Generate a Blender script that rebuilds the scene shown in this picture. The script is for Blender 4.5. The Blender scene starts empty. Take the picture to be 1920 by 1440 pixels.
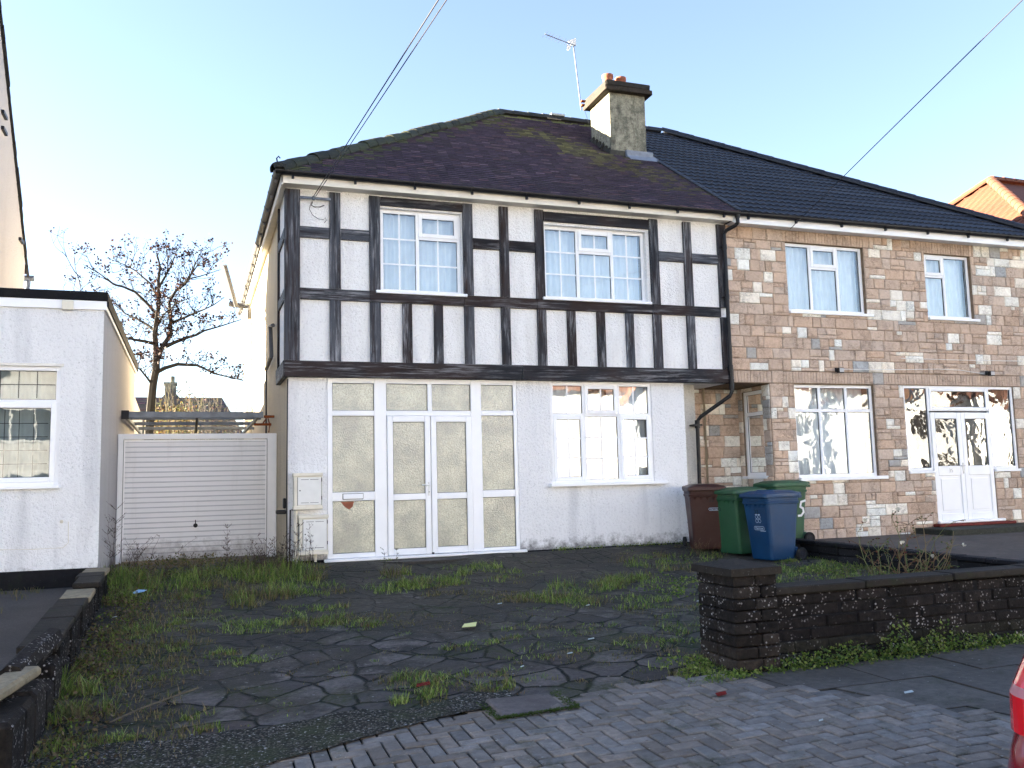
import bpy, math, random
from mathutils import Vector, Matrix, noise as mnoise
R = math.radians
scene = bpy.context.scene
COL = scene.collection

# ------------------------------------------------------------------ camera
CAM = dict(yaw=0.34305, pitch=0.10818, roll=-0.02495, f=1686.97, loc=(1.22562, -13.54392, 1.10812))
cy_, sy_ = math.cos(CAM['yaw']), math.sin(CAM['yaw']); cp_, sp_ = math.cos(CAM['pitch']), math.sin(CAM['pitch'])
cr_, sr_ = math.cos(CAM['roll']), math.sin(CAM['roll'])
FWD = Vector((sy_*cp_, cy_*cp_, sp_)); _r = Vector((cy_, -sy_, 0)); _u = _r.cross(FWD)
RGT = cr_*_r + sr_*_u; UPV = -sr_*_r + cr_*_u
cd = bpy.data.cameras.new('camera'); cam = bpy.data.objects.new('camera', cd); COL.objects.link(cam)
cam.matrix_world = Matrix(((RGT.x, UPV.x, -FWD.x, CAM['loc'][0]), (RGT.y, UPV.y, -FWD.y, CAM['loc'][1]),
                           (RGT.z, UPV.z, -FWD.z, CAM['loc'][2]), (0, 0, 0, 1)))
cd.sensor_width = 36; cd.lens = 36*CAM['f']/1920; cd.clip_end = 2000; cd.clip_start = 0.05
scene.camera = cam

# ------------------------------------------------------------------ world, sun, exposure
SUN_EL, SUN_AZ = R(11), R(-66)          # azimuth from +Y towards +X
w = bpy.data.worlds.new('World'); scene.world = w; w.use_nodes = True
wn = w.node_tree
sk = wn.nodes.new('ShaderNodeTexSky'); sk.sky_type = 'NISHITA'; sk.sun_disc = False
sk.sun_elevation = SUN_EL; sk.sun_rotation = SUN_AZ; sk.air_density = 1.0; sk.dust_density = 0.4; sk.ozone_density = 2.6
bg = wn.nodes['Background']; bg.inputs['Strength'].default_value = 0.050
hs_ = wn.nodes.new('ShaderNodeHueSaturation'); hs_.inputs['Saturation'].default_value = 0.86; wn.links.new(sk.outputs[0], hs_.inputs['Color'])
mu_ = wn.nodes.new('ShaderNodeMix'); mu_.data_type = 'RGBA'; mu_.blend_type = 'MULTIPLY'; mu_.inputs[0].default_value = 1.0
mu_.inputs[7].default_value = (0.665, 0.625, 0.655, 1); wn.links.new(hs_.outputs[0], mu_.inputs[6]); wn.links.new(mu_.outputs[2], bg.inputs['Color'])
sl = bpy.data.lights.new('sun', 'SUN'); sl.energy = 4.5; sl.angle = R(0.5); sl.color = (1.0, 0.88, 0.68)
so = bpy.data.objects.new('sun', sl); COL.objects.link(so)
sd = Vector((math.sin(SUN_AZ)*math.cos(SUN_EL), math.cos(SUN_AZ)*math.cos(SUN_EL), math.sin(SUN_EL)))
so.rotation_euler = sd.to_track_quat('Z', 'Y').to_euler(); so.location = sd*60
scene.view_settings.view_transform = 'Standard'; scene.view_settings.look = 'None'
scene.view_settings.exposure = 4.15; scene.view_settings.gamma = 1.0

# ------------------------------------------------------------------ helpers
def pray(u, v):
    return (FWD + RGT*((u-960)/CAM['f']) - UPV*((v-720)/CAM['f']))
CL = Vector(CAM['loc'])
def on_y(u, v, y=0.0):
    d = pray(u, v); return CL + d*((y-CL.y)/d.y)
def on_x(u, v, x):
    d = pray(u, v); return CL + d*((x-CL.x)/d.x)
def lerp(a, b, t): return a+(b-a)*t
def sstep(t): t = max(0, min(1, t)); return t*t*(3-2*t)
def n2(x, y, s=1.0, z=0.0): return mnoise.noise(Vector((x*s, y*s, z)))

def G(x, y):
    """height of the ground in front of the houses"""
    if y >= 0: b = 0.0
    elif y > -1.6: b = lerp(0, -0.17, sstep(-y/1.6))
    elif y > -7.2: b = lerp(-0.17, -0.45, (-y-1.6)/5.6)
    else: b = -0.45 - 0.02*(-y-7.2)
    t = sstep(-y/7.2)
    xx = max(-6, min(5.3, x))
    b -= 0.032*(5.3-xx)*t
    if x > 5.3: b += 0.006*(min(x, 20)-5.3)*t
    return b
def gp(u, v, off=0.0):
    d = pray(u, v); z = -0.3
    for i in range(30):
        t = (z+off-CL.z)/d.z; p = CL+d*t
        z = 0.5*z+0.5*G(p.x, p.y)
    return p.x, p.y, G(p.x, p.y)

class MB:
    def __init__(s): s.v = []; s.f = []; s.uv = []; s.c = []
    def face(s, pts, col=(1, 1, 1), uv=None):
        i = len(s.v); s.v += [tuple(p) for p in pts]; s.f.append(tuple(range(i, i+len(pts)))); s.c.append(col)
        s.uv.append(uv or [(0, 0)]*len(pts))
    def box(s, a, b, col=(1, 1, 1), bev=0.0, axis=None, M=None):
        x0, y0, z0 = [min(a[i], b[i]) for i in range(3)]; x1, y1, z1 = [max(a[i], b[i]) for i in range(3)]
        d = (x1-x0, y1-y0, z1-z0)
        if axis is None: axis = d.index(max(d))
        off = random.random()*50
        bev = min(bev, min(d)*0.45)
        def P(x, y, z):
            p = Vector((x, y, z)); return tuple(M @ p) if M else (x, y, z)
        def quad(pts):
            uvs = []
            for p in pts:
                l = p[axis]-(x0, y0, z0)[axis]
                o = [p[k] for k in range(3) if k != axis]
                uvs.append((l+off, o[0]+o[1]+off))
            s.face([P(*p) for p in pts], col, uvs)
        if bev <= 0:
            quad([(x0, y0, z0), (x0, y1, z0), (x1, y1, z0), (x1, y0, z0)]); quad([(x0, y0, z1), (x1, y0, z1), (x1, y1, z1), (x0, y1, z1)])
            quad([(x0, y0, z0), (x1, y0, z0), (x1, y0, z1), (x0, y0, z1)]); quad([(x1, y1, z0), (x0, y1, z0), (x0, y1, z1), (x1, y1, z1)])
            quad([(x0, y1, z0), (x0, y0, z0), (x0, y0, z1), (x0, y1, z1)]); quad([(x1, y0, z0), (x1, y1, z0), (x1, y1, z1), (x1, y0, z1)])
            return
        e = bev
        X = (x0, x0+e, x1-e, x1); Y = (y0, y0+e, y1-e, y1); Z = (z0, z0+e, z1-e, z1)
        quad([(X[1], Y[1], Z[0]), (X[1], Y[2], Z[0]), (X[2], Y[2], Z[0]), (X[2], Y[1], Z[0])])
        quad([(X[1], Y[1], Z[3]), (X[2], Y[1], Z[3]), (X[2], Y[2], Z[3]), (X[1], Y[2], Z[3])])
        quad([(X[1], Y[0], Z[1]), (X[2], Y[0], Z[1]), (X[2], Y[0], Z[2]), (X[1], Y[0], Z[2])])
        quad([(X[2], Y[3], Z[1]), (X[1], Y[3], Z[1]), (X[1], Y[3], Z[2]), (X[2], Y[3], Z[2])])
        quad([(X[0], Y[2], Z[1]), (X[0], Y[1], Z[1]), (X[0], Y[1], Z[2]), (X[0], Y[2], Z[2])])
        quad([(X[3], Y[1], Z[1]), (X[3], Y[2], Z[1]), (X[3], Y[2], Z[2]), (X[3], Y[1], Z[2])])
        for (sx, xo, xi) in ((0, X[0], X[1]), (1, X[3], X[2])):
            for (yo, yi) in ((Y[0], Y[1]), (Y[3], Y[2])):
                quad([(xo, yi, Z[1]), (xi, yo, Z[1]), (xi, yo, Z[2]), (xo, yi, Z[2])])
            for (zo, zi) in ((Z[0], Z[1]), (Z[3], Z[2])):
                quad([(xo, Y[1], zi), (xo, Y[2], zi), (xi, Y[2], zo), (xi, Y[1], zo)])
                for (yo, yi) in ((Y[0], Y[1]), (Y[3], Y[2])):
                    quad([(xo, yi, zi), (xi, yo, zi), (xi, yi, zo)])
        for (yo, yi) in ((Y[0], Y[1]), (Y[3], Y[2])):
            for (zo, zi) in ((Z[0], Z[1]), (Z[3], Z[2])):
                quad([(X[1], yo, zi), (X[2], yo, zi), (X[2], yi, zo), (X[1], yi, zo)])
    def tube(s, pts, r, n=8, col=(1, 1, 1), cap=True):
        pts = [Vector(p) for p in pts]
        rs = r if isinstance(r, (list, tuple)) else [r]*len(pts)
        base = len(s.v); ref = None
        for i, p in enumerate(pts):
            a = pts[max(0, i-1)]; b = pts[min(len(pts)-1, i+1)]
            t = (b-a).normalized() if (b-a).length > 1e-9 else Vector((0, 0, 1))
            if ref is None: ref = Vector((0, 0, 1)) if abs(t.z) < 0.9 else Vector((1, 0, 0))
            x = ref.cross(t)
            if x.length < 1e-6: x = Vector((1, 0, 0)).cross(t)
            x.normalize(); y = t.cross(x); ref = t.cross(x).cross(t) if False else ref
            for k in range(n):
                an = 2*math.pi*k/n
                s.v.append(tuple(p + (x*math.cos(an)+y*math.sin(an))*rs[i]))
        for i in range(len(pts)-1):
            for k in range(n):
                a = base+i*n+k; b = base+i*n+(k+1) % n
                s.f.append((a, b, b+n, a+n)); s.c.append(col); s.uv.append([(0, 0)]*4)
        if cap:
            s.f.append(tuple(base+k for k in range(n))[::-1]); s.c.append(col); s.uv.append([(0, 0)]*n)
            e = base+(len(pts)-1)*n
            s.f.append(tuple(e+k for k in range(n))); s.c.append(col); s.uv.append([(0, 0)]*n)
    def lathe(s, prof, n=20, c=(0, 0, 0), col=(1, 1, 1), M=None):
        base = len(s.v)
        for (r, z) in prof:
            for k in range(n):
                a = 2*math.pi*k/n; p = Vector((c[0]+r*math.cos(a), c[1]+r*math.sin(a), c[2]+z))
                s.v.append(tuple(M @ p) if M else tuple(p))
        for i in range(len(prof)-1):
            for k in range(n):
                a = base+i*n+k; b = base+i*n+(k+1) % n
                s.f.append((a, b, b+n, a+n)); s.c.append(col); s.uv.append([(0, 0)]*4)
    def grid(s, nx, ny, fn, col=None):
        base = len(s.v)
        for j in range(ny+1):
            for i in range(nx+1): s.v.append(tuple(fn(i/nx, j/ny)))
        for j in range(ny):
            for i in range(nx):
                a = base+j*(nx+1)+i
                s.f.append((a, a+1, a+nx+2, a+nx+1)); s.c.append(col(i/nx, j/ny) if callable(col) else (col or (1, 1, 1)))
                s.uv.append([(i/nx, j/ny)]*4)
    def build(s, name, mat, parent=None, smooth=False, base=None):
        o = worldorg(parent) if parent is not None else (Vector(base) if base else Vector((0, 0, 0)))
        me = bpy.data.meshes.new(name)
        me.from_pydata([(p[0]-o.x, p[1]-o.y, p[2]-o.z) for p in s.v], [], s.f)
        uvl = me.uv_layers.new(name='UVMap'); ca = me.color_attributes.new('Col', 'FLOAT_COLOR', 'CORNER')
        uvs = []; cs = []
        for f, u, c in zip(s.f, s.uv, s.c):
            for k in range(len(f)):
                uvs += [u[k][0], u[k][1]]; cs += [c[0], c[1], c[2], 1.0]
        uvl.data.foreach_set('uv', uvs); ca.data.foreach_set('color', cs)
        me.materials.append(mat)
        if smooth: me.polygons.foreach_set('use_smooth', [True]*len(s.f))
        me.validate(); me.update()
        ob = bpy.data.objects.new(name, me); COL.objects.link(ob)
        if parent is not None: ob.parent = parent
        else: ob.location = o
        ob['kidbase'] = 1
        del ob['kidbase']
        return ob
def worldorg(o):
    v = Vector((0, 0, 0))
    while o is not None: v += o.location; o = o.parent
    return v
def tag(o, label=None, cat=None, group=None, kind=None):
    if label: o['label'] = label
    if cat: o['category'] = cat
    if group: o['group'] = group
    if kind: o['kind'] = kind
    return o
def thing(name, label, cat, loc=(0, 0, 0), group=None):
    o = bpy.data.objects.new(name, None); COL.objects.link(o); o.location = loc; o.empty_display_size = 0.2
    return tag(o, label, cat, group)
def copy_tree(o, parent=None):
    c = o.copy(); COL.objects.link(c); c.parent = parent
    for ch in list(o.children): copy_tree(ch, c)
    return c
def weld_bevel(o, w=0.004, seg=2, ang=30):
    m = o.modifiers.new('bevel', 'BEVEL'); m.width = w; m.segments = seg; m.limit_method = 'ANGLE'; m.angle_limit = R(ang)

# ------------------------------------------------------------------ materials
class NT:
    def __init__(s, name):
        s.m = bpy.data.materials.new(name); s.m.use_nodes = True; s.t = s.m.node_tree
        s.b = s.t.nodes['Principled BSDF']; s.out = s.t.nodes['Material Output']
        s.tc = s.n('ShaderNodeTexCoord'); s.geo = s.n('ShaderNodeNewGeometry')
    def n(s, ty, **k):
        nd = s.t.nodes.new(ty)
        for a, b in k.items(): setattr(nd, a, b)
        return nd
    def l(s, a, b): s.t.links.new(a, b)
    def set(s, sock, val):
        if isinstance(val, bpy.types.NodeSocket): s.l(val, sock)
        elif val is not None:
            if isinstance(val, (tuple, list)) and len(val) == 3 and sock.type == 'RGBA': val = (*val, 1)
            sock.default_value = val
    def pos(s, scale=(1, 1, 1), rot=(0, 0, 0), src=None):
        mp = s.n('ShaderNodeMapping'); mp.inputs['Scale'].default_value = scale; mp.inputs['Rotation'].default_value = rot
        s.l(src or s.geo.outputs['Position'], mp.inputs[0]); return mp.outputs[0]
    def noise(s, sc=5, det=6, vec=None, rough=0.55, dist=0.0):
        nd = s.n('ShaderNodeTexNoise'); nd.inputs['Scale'].default_value = sc; nd.inputs['Detail'].default_value = det
        nd.inputs['Roughness'].default_value = rough; nd.inputs['Distortion'].default_value = dist
        s.l(vec or s.geo.outputs['Position'], nd.inputs['Vector']); return nd.outputs['Fac']
    def vor(s, sc=5, vec=None, feat='F1', out='Distance', rnd=1.0):
        nd = s.n('ShaderNodeTexVoronoi', feature=feat); nd.inputs['Scale'].default_value = sc
        nd.inputs['Randomness'].default_value = rnd
        s.l(vec or s.geo.outputs['Position'], nd.inputs['Vector']); return nd.outputs[out]
    def ramp(s, fac, *stops):
        nd = s.n('ShaderNodeValToRGB'); cr = nd.color_ramp
        while len(cr.elements) < len(stops): cr.elements.new(0.5)
        for e, (p, c) in zip(cr.elements, stops):
            e.position = p; e.color = (c, c, c, 1) if isinstance(c, (int, float)) else (*c, 1)
        s.l(fac, nd.inputs[0]); return nd.outputs[0]
    def mix(s, fac, a, b, blend='MIX'):
        nd = s.n('ShaderNodeMix', data_type='RGBA', blend_type=blend)
        s.set(nd.inputs[0], fac); s.set(nd.inputs[6], a); s.set(nd.inputs[7], b); return nd.outputs[2]
    def math(s, op, a, b=None):
        nd = s.n('ShaderNodeMath', operation=op); s.set(nd.inputs[0], a)
        if b is not None: s.set(nd.inputs[1], b)
        return nd.outputs[0]
    def attr(s): return s.n('ShaderNodeAttribute', attribute_name='Col').outputs['Color']
    def uv(s): return s.tc.outputs['UV']
    def bump(s, h, st=0.3, dist=0.02, nrm=None):
        nd = s.n('ShaderNodeBump'); nd.inputs['Strength'].default_value = st; nd.inputs['Distance'].default_value = dist
        s.l(h, nd.inputs['Height'])
        if nrm: s.l(nrm, nd.inputs['Normal'])
        return nd.outputs[0]
    def fin(s, col=None, rough=None, nrm=None, metal=None, spec=None, coat=None):
        if col is not None: s.set(s.b.inputs['Base Color'], col)
        if rough is not None: s.set(s.b.inputs['Roughness'], rough)
        if nrm is not None: s.l(nrm, s.b.inputs['Normal'])
        if metal is not None: s.b.inputs['Metallic'].default_value = metal
        s.b.inputs['Specular IOR Level'].default_value = 0.15 if spec is None else spec
        if coat is not None: s.b.inputs['Coat Weight'].default_value = coat
        return s.m
MAT = {}
def simple(name, col, rough=0.6, var=0.15, sc=8, bump=0.0, metal=None, spec=None, coat=None):
    t = NT(name); nz = t.noise(sc, 6)
    c = t.mix(t.ramp(nz, (0.3, 0), (0.7, 1)), tuple(x*(1-var) for x in col), tuple(min(1, x*(1+var)) for x in col))
    nr = t.bump(t.noise(sc*8, 4), bump, 0.01) if bump else None
    MAT[name] = t.fin(c, t.ramp(nz, (0.2, max(0, rough-0.08)), (0.8, min(1, rough+0.08))), nr, metal, spec, coat)

def mk_render(name, base, dirt, spk=1.0, cracks=False):
    t = NT(name)
    big = t.noise(0.7, 5); mid = t.noise(4, 6)
    v = t.vor(60, dist if False else None)
    fine = t.noise(24, 6, rough=0.72); crumbs = t.noise(60, 3)
    col = t.mix(t.ramp(mid, (0.35, 0), (0.75, 1)), base, tuple(b*0.96 for b in base))
    # speckles of grime where the pebbles have gone
    spots = t.ramp(t.noise(30, 3, rough=0.6), (0.62, 0), (0.70, 1))
    zone = t.ramp(t.noise(1.3, 4), (0.45, 0.0), (0.62, 1))
    col = t.mix(t.math('MULTIPLY', t.math('MULTIPLY', spots, zone), 0.55*spk), col, dirt)
    st = t.noise(1.0, 5, t.pos((3.2, 3.2, 0.35)))
    col = t.mix(t.math('MULTIPLY', t.ramp(st, (0.52, 0), (0.75, 1)), 0.34), col, tuple(d*1.6 for d in dirt))
    # damp base
    sep = t.n('ShaderNodeSeparateXYZ'); t.l(t.geo.outputs['Position'], sep.inputs[0])
    low = t.ramp(t.math('ADD', sep.outputs[2], t.math('MULTIPLY', t.math('SUBTRACT', t.noise(7, 8, rough=0.75), 0.5), 0.8)), (-0.02, 1), (0.2, 0))
    col = t.mix(t.math('MULTIPLY', low, 0.75), col, (0.06, 0.055, 0.05))
    h = t.math('ADD', t.math('MULTIPLY', fine, 1.0), t.math('MULTIPLY', crumbs, 0.4))
    col = t.mix(t.ramp(fine, (0.30, 0.32), (0.46, 0)), col, dirt)
    MAT[name] = t.fin(col, 0.85, t.bump(h, 1.0, 0.03))
mk_render('render_white', (0.88, 0.88, 0.89), (0.16, 0.17, 0.19))
mk_render('render_side', (0.60, 0.52, 0.38), (0.20, 0.17, 0.13), 0.9)
mk_render('render_panel', (0.90, 0.90, 0.90), (0.25, 0.23, 0.22), 0.4)
mk_render('render_rough', (0.62, 0.60, 0.55), (0.16, 0.13, 0.10), 1.4)
mk_render('render_grey', (0.52, 0.50, 0.50), (0.25, 0.23, 0.22), 0.6)

def mk_timber(name, up):
    t = NT(name); uv = None
    S = (lambda l, a: (a, a, l)) if up else (lambda l, a: (l, a, a))
    gr = t.noise(1.0, 8, t.pos(S(1.8, 36)), 0.72)
    gr2 = t.noise(1.0, 5, t.pos(S(1.3, 7)), 0.6)
    patch = t.noise(0.9, 4, t.pos((1, 1, 1)))
    dark = t.mix(t.ramp(patch, (0.42, 0), (0.58, 1)), (0.007, 0.007, 0.010), (0.022, 0.011, 0.008))
    wear = t.math('MULTIPLY', t.ramp(gr, (0.49, 0), (0.60, 1)), t.ramp(gr2, (0.42, 0), (0.60, 1)))
    a = t.n('ShaderNodeAttribute', attribute_name='Col'); sp = t.n('ShaderNodeSeparateColor'); t.l(a.outputs['Color'], sp.inputs[0])
    # weathered grey film, strength per beam
    film = t.mix(t.math('MULTIPLY', sp.outputs[0], t.ramp(t.noise(1.0, 6, t.pos(S(0.7, 14)), 0.65), (0.40, 0.1), (0.58, 1))), dark, (0.075, 0.083, 0.10))
    col = t.mix(t.math('MULTIPLY', wear, sp.outputs[1]), film, (0.42, 0.43, 0.46))
    MAT[name] = t.fin(col, 0.62, t.bump(gr, 0.6, 0.01))
mk_timber('timber', False); mk_timber('timber_upright', True)

def mk_stone():
    t = NT('stone_cladding'); a = t.attr()
    n = t.noise(22, 8, rough=0.7); big = t.noise(3, 5)
    col = t.mix(0.5, a, t.mix(t.ramp(n, (0.3, 0), (0.7, 1)), (0.55, 0.55, 0.55), (1, 1, 1)), 'MULTIPLY')
    col = t.mix(1.0, a, t.mix(t.ramp(n, (0.28, 0), (0.62, 1)), (0.80, 0.77, 0.75), (1.05, 1.05, 1.05)), 'MULTIPLY')
    cr = t.ramp(t.noise(1.0, 6, t.pos((7, 7, 16)), 0.6, 1.5), (0.47, 0), (0.495, 1), (0.505, 1), (0.53, 0))
    lines = t.math('MULTIPLY', cr, t.ramp(big, (0.46, 0), (0.56, 0.5)))
    col = t.mix(lines, col, (0.10, 0.07, 0.05))
    h = t.math('SUBTRACT', t.math('MULTIPLY', t.noise(9, 8, rough=0.65), 1.3), t.math('MULTIPLY', lines, 0.5))
    MAT['stone_cladding'] = t.fin(col, 0.9, t.bump(h, 0.8, 0.03))
mk_stone()
simple('mortar', (0.20, 0.145, 0.10), 0.95, 0.3, 12, 0.6)

def mk_tile(name, moss=0.5, sc=1.0, rough=0.7, spec=0.4):
    t = NT(name); a = t.attr()
    n = t.noise(26, 6, rough=0.7)
    col = t.mix(1.0, a, t.mix(t.ramp(n, (0.25, 0), (0.75, 1)), (0.6, 0.6, 0.6), (1.3, 1.3, 1.3)), 'MULTIPLY')
    m = t.math('MULTIPLY', t.ramp(t.noise(1.6, 8, rough=0.7), (0.52, 0), (0.68, 1)), moss)
    col = t.mix(m, col, (0.045, 0.055, 0.02))
    lich = t.math('MULTIPLY', t.ramp(t.noise(34, 2), (0.70, 0), (0.74, 1)), 0.35*moss)
    col = t.mix(lich, col, (0.3, 0.3, 0.27))
    MAT[name] = t.fin(col, rough, t.bump(n, 0.4, 0.008), spec=spec)
mk_tile('plain_tile', 0.22, rough=0.6, spec=0.2)
mk_tile('ridge_tile', 0.8, rough=0.8)
mk_tile('black_tile', 0.03, rough=0.45, spec=0.3)
mk_tile('orange_tile', 0.0, rough=0.8)

simple('upvc', (0.84, 0.85, 0.87), 0.35, 0.03, 3, 0.0, spec=0.4)
simple('upvc_cream', (0.70, 0.66, 0.56), 0.5, 0.08, 6)
simple('painted_board', (0.74, 0.71, 0.65), 0.6, 0.08, 5, 0.1)
simple('gasket', (0.03, 0.03, 0.035), 0.6)
simple('black_plastic', (0.010, 0.010, 0.012), 0.38, 0.3, 6, spec=0.25)
simple('grey_plastic', (0.10, 0.10, 0.105), 0.5, 0.2, 6)
simple('lead', (0.20, 0.22, 0.26), 0.5, 0.2, 8, 0.2)
simple('metal_grey', (0.16, 0.18, 0.21), 0.45, 0.3, 6, 0.1, metal=0.4)
simple('steel_bare', (0.45, 0.46, 0.48), 0.4, 0.1, 20, metal=0.9)
simple('rust', (0.22, 0.06, 0.02), 0.85, 0.4, 20, 0.3)
simple('terracotta', (0.28, 0.10, 0.06), 0.8, 0.25, 9, 0.2)
simple('wire', (0.03, 0.03, 0.035), 0.6)
simple('white_plastic', (0.72, 0.72, 0.70), 0.4, 0.05, 8)
simple('glass_lens', (0.5, 0.5, 0.5), 0.15, 0.1, 8)
simple('net', (0.78, 0.80, 0.82), 0.9, 0.06, 5)
simple('blind', (0.35, 0.38, 0.38), 0.9, 0.1, 5)
simple('inner_wall', (0.30, 0.27, 0.22), 0.9, 0.1, 5)
simple('white_paint', (0.85, 0.85, 0.85), 0.6, 0.02, 5)
simple('dark_print', (0.02, 0.03, 0.03), 0.6, 0.02, 5)
simple('pale_print', (0.45, 0.55, 0.68), 0.6, 0.02, 5)
simple('paper', (0.45, 0.5, 0.49), 0.8, 0.03, 5)
simple('yellow_paper', (0.75, 0.72, 0.30), 0.8, 0.05, 5)
simple('blue_scrap', (0.30, 0.50, 0.70), 0.6, 0.1, 25)
simple('tyre', (0.02, 0.02, 0.02), 0.85, 0.2, 20, 0.3)
simple('red_litter', (0.16, 0.015, 0.01), 0.8, 0.3, 20)

def mk_glass(name, fac=0.30, wav=0.0, wsc=3.0, tint=(0.85, 0.92, 0.95)):
    t = NT(name); tr = t.n('ShaderNodeBsdfTransparent'); gl = t.n('ShaderNodeBsdfGlossy'); mx = t.n('ShaderNodeMixShader')
    tr.inputs[0].default_value = (*tint, 1); gl.inputs['Roughness'].default_value = 0.01; gl.inputs[0].default_value = (0.97, 0.99, 1, 1)
    lw = t.n('ShaderNodeLayerWeight'); lw.inputs[0].default_value = 0.25
    f = t.math('ADD', t.math('MULTIPLY', lw.outputs['Fresnel'], 0.9), fac)
    if wav:
        nb = t.bump(t.noise(wsc, 2, dist=0.4), wav, 0.02); t.l(nb, gl.inputs['Normal'])
    t.l(f, mx.inputs[0]); t.l(tr.outputs[0], mx.inputs[1]); t.l(gl.outputs[0], mx.inputs[2]); t.l(mx.outputs[0], t.out.inputs[0])
    t.t.nodes.remove(t.b); MAT[name] = t.m
mk_glass('glass', 0.18, 0.04, 2.5)
mk_glass('glass_dim', 0.05, 0.04, 2.5)
mk_glass('glass_low', 0.17, 0.05, 2.5)
mk_glass('glass_wavy', 0.13, 0.20, 2.6)
def mk_frost():
    t = NT('frosted_glass')
    v = t.noise(60, 2); v2 = t.noise(2.2, 4)
    c = t.mix(t.ramp(v2, (0.35, 0), (0.7, 1)), (0.20, 0.22, 0.175), (0.46, 0.48, 0.35))  # patches put blurred yellowish reflections into the glass colour itself
    c = t.mix(t.ramp(t.noise(38, 4, rough=.8), (0.42, 0.0), (0.60, 0.55)), c, (0.08, 0.085, 0.07))
    t.fin(c, 0.24, t.bump(v, 0.6, 0.010), spec=0.5); t.b.inputs['IOR'].default_value = 2.4
    MAT['frosted_glass'] = t.m
mk_frost()

def mk_concrete(name, col, spk=0.5, moss=0.3, sc=1.0):
    t = NT(name); n = t.noise(14*sc, 8, rough=0.7); big = t.noise(1.3, 5)
    a = t.attr()
    c = t.mix(t.ramp(n, (0.3, 0), (0.7, 1)), tuple(x*0.65 for x in col), tuple(x*1.35 for x in col))
    c = t.mix(t.ramp(big, (0.4, 0), (0.65, 0.5)), c, tuple(x*0.55 for x in col))
    c = t.mix(t.math('MULTIPLY', t.ramp(t.noise(3.2, 8, rough=0.75), (0.55, 0), (0.66, 1)), moss), c, (0.022, 0.035, 0.010))
    c = t.mix(t.math('MULTIPLY', t.ramp(t.noise(55, 2), (0.70, 0), (0.73, 1)), spk), c, (0.42, 0.42, 0.40))
    c = t.mix(1.0, c, a, 'MULTIPLY')
    MAT[name] = t.fin(c, 0.75, t.bump(n, 0.5, 0.012))
mk_concrete('paving_slab', (0.105, 0.093, 0.080), 0.22, 0.45)
mk_concrete('brick_paver', (0.200, 0.178, 0.158), 0.45, 0.50)
mk_concrete('paver_bed', (0.007, 0.008, 0.006), 0.1, 0.8)
mk_concrete('drive_concrete', (0.12, 0.10, 0.085), 0.3, 0.35)
mk_concrete('old_concrete', (0.05, 0.048, 0.045), 0.5, 0.5)
mk_concrete('asphalt', (0.075, 0.066, 0.060), 0.25, 0.15, 3)
mk_concrete('dark_wall', (0.020, 0.019, 0.021), 0.9, 0.5)
mk_concrete('dark_coping', (0.026, 0.022, 0.018), 0.25, 0.4)
mk_concrete('black_plinth', (0.008, 0.008, 0.010), 0.05, 0.2)
mk_concrete('broken_stone', (0.28, 0.23, 0.15), 0.3, 0.2)
mk_concrete('soil', (0.018, 0.016, 0.012), 0.3, 0.9)
mk_concrete('far_ground', (0.05, 0.06, 0.03), 0.0, 0.5)
def mk_chim():
    t = NT('chimney_render'); n = t.noise(7, 9, rough=0.75); f = t.noise(30, 5, rough=0.7)
    c = t.mix(t.ramp(n, (0.38, 0), (0.62, 1)), (0.13, 0.125, 0.095), (0.36, 0.34, 0.26))
    c = t.mix(t.ramp(f, (0.33, 0.85), (0.45, 0)), c, (0.03, 0.03, 0.028))
    sep = t.n('ShaderNodeSeparateXYZ'); t.l(t.geo.outputs['Position'], sep.inputs[0])
    c = t.mix(t.ramp(t.math('ADD', sep.outputs[2], t.math('MULTIPLY', t.noise(4, 6), 0.7)), (0.0, 0), (1.0, 0)), c, (0, 0, 0))
    st = t.ramp(t.noise(1.0, 6, t.pos((6, 6, 1.1)), 0.65), (0.5, 0), (0.7, 0.7))
    c = t.mix(st, c, (0.05, 0.05, 0.045))
    MAT['chimney_render'] = t.fin(c, 0.92, t.bump(f, 0.9, 0.03))
mk_chim()

def mk_lichen_wall():
    t = NT('lichen_brick'); n = t.noise(16, 8, rough=0.7)
    a = t.attr()
    c = t.mix(t.ramp(n, (0.3, 0), (0.7, 1)), (0.006, 0.005, 0.005), (0.030, 0.025, 0.021))
    c = t.mix(1.0, c, a, 'MULTIPLY')
    dots = t.ramp(t.vor(34), (0.24, 1), (0.34, 0))
    z = t.ramp(t.noise(2.3, 5), (0.40, 0), (0.54, 1))
    c = t.mix(t.math('MULTIPLY', t.math('MULTIPLY', dots, z), t.ramp(t.noise(11, 3), (0.46, 0), (0.58, 1))), c, (0.36, 0.34, 0.33))
    MAT['lichen_brick'] = t.fin(c, 0.85, t.bump(n, 0.8, 0.02))
mk_lichen_wall()

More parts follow.
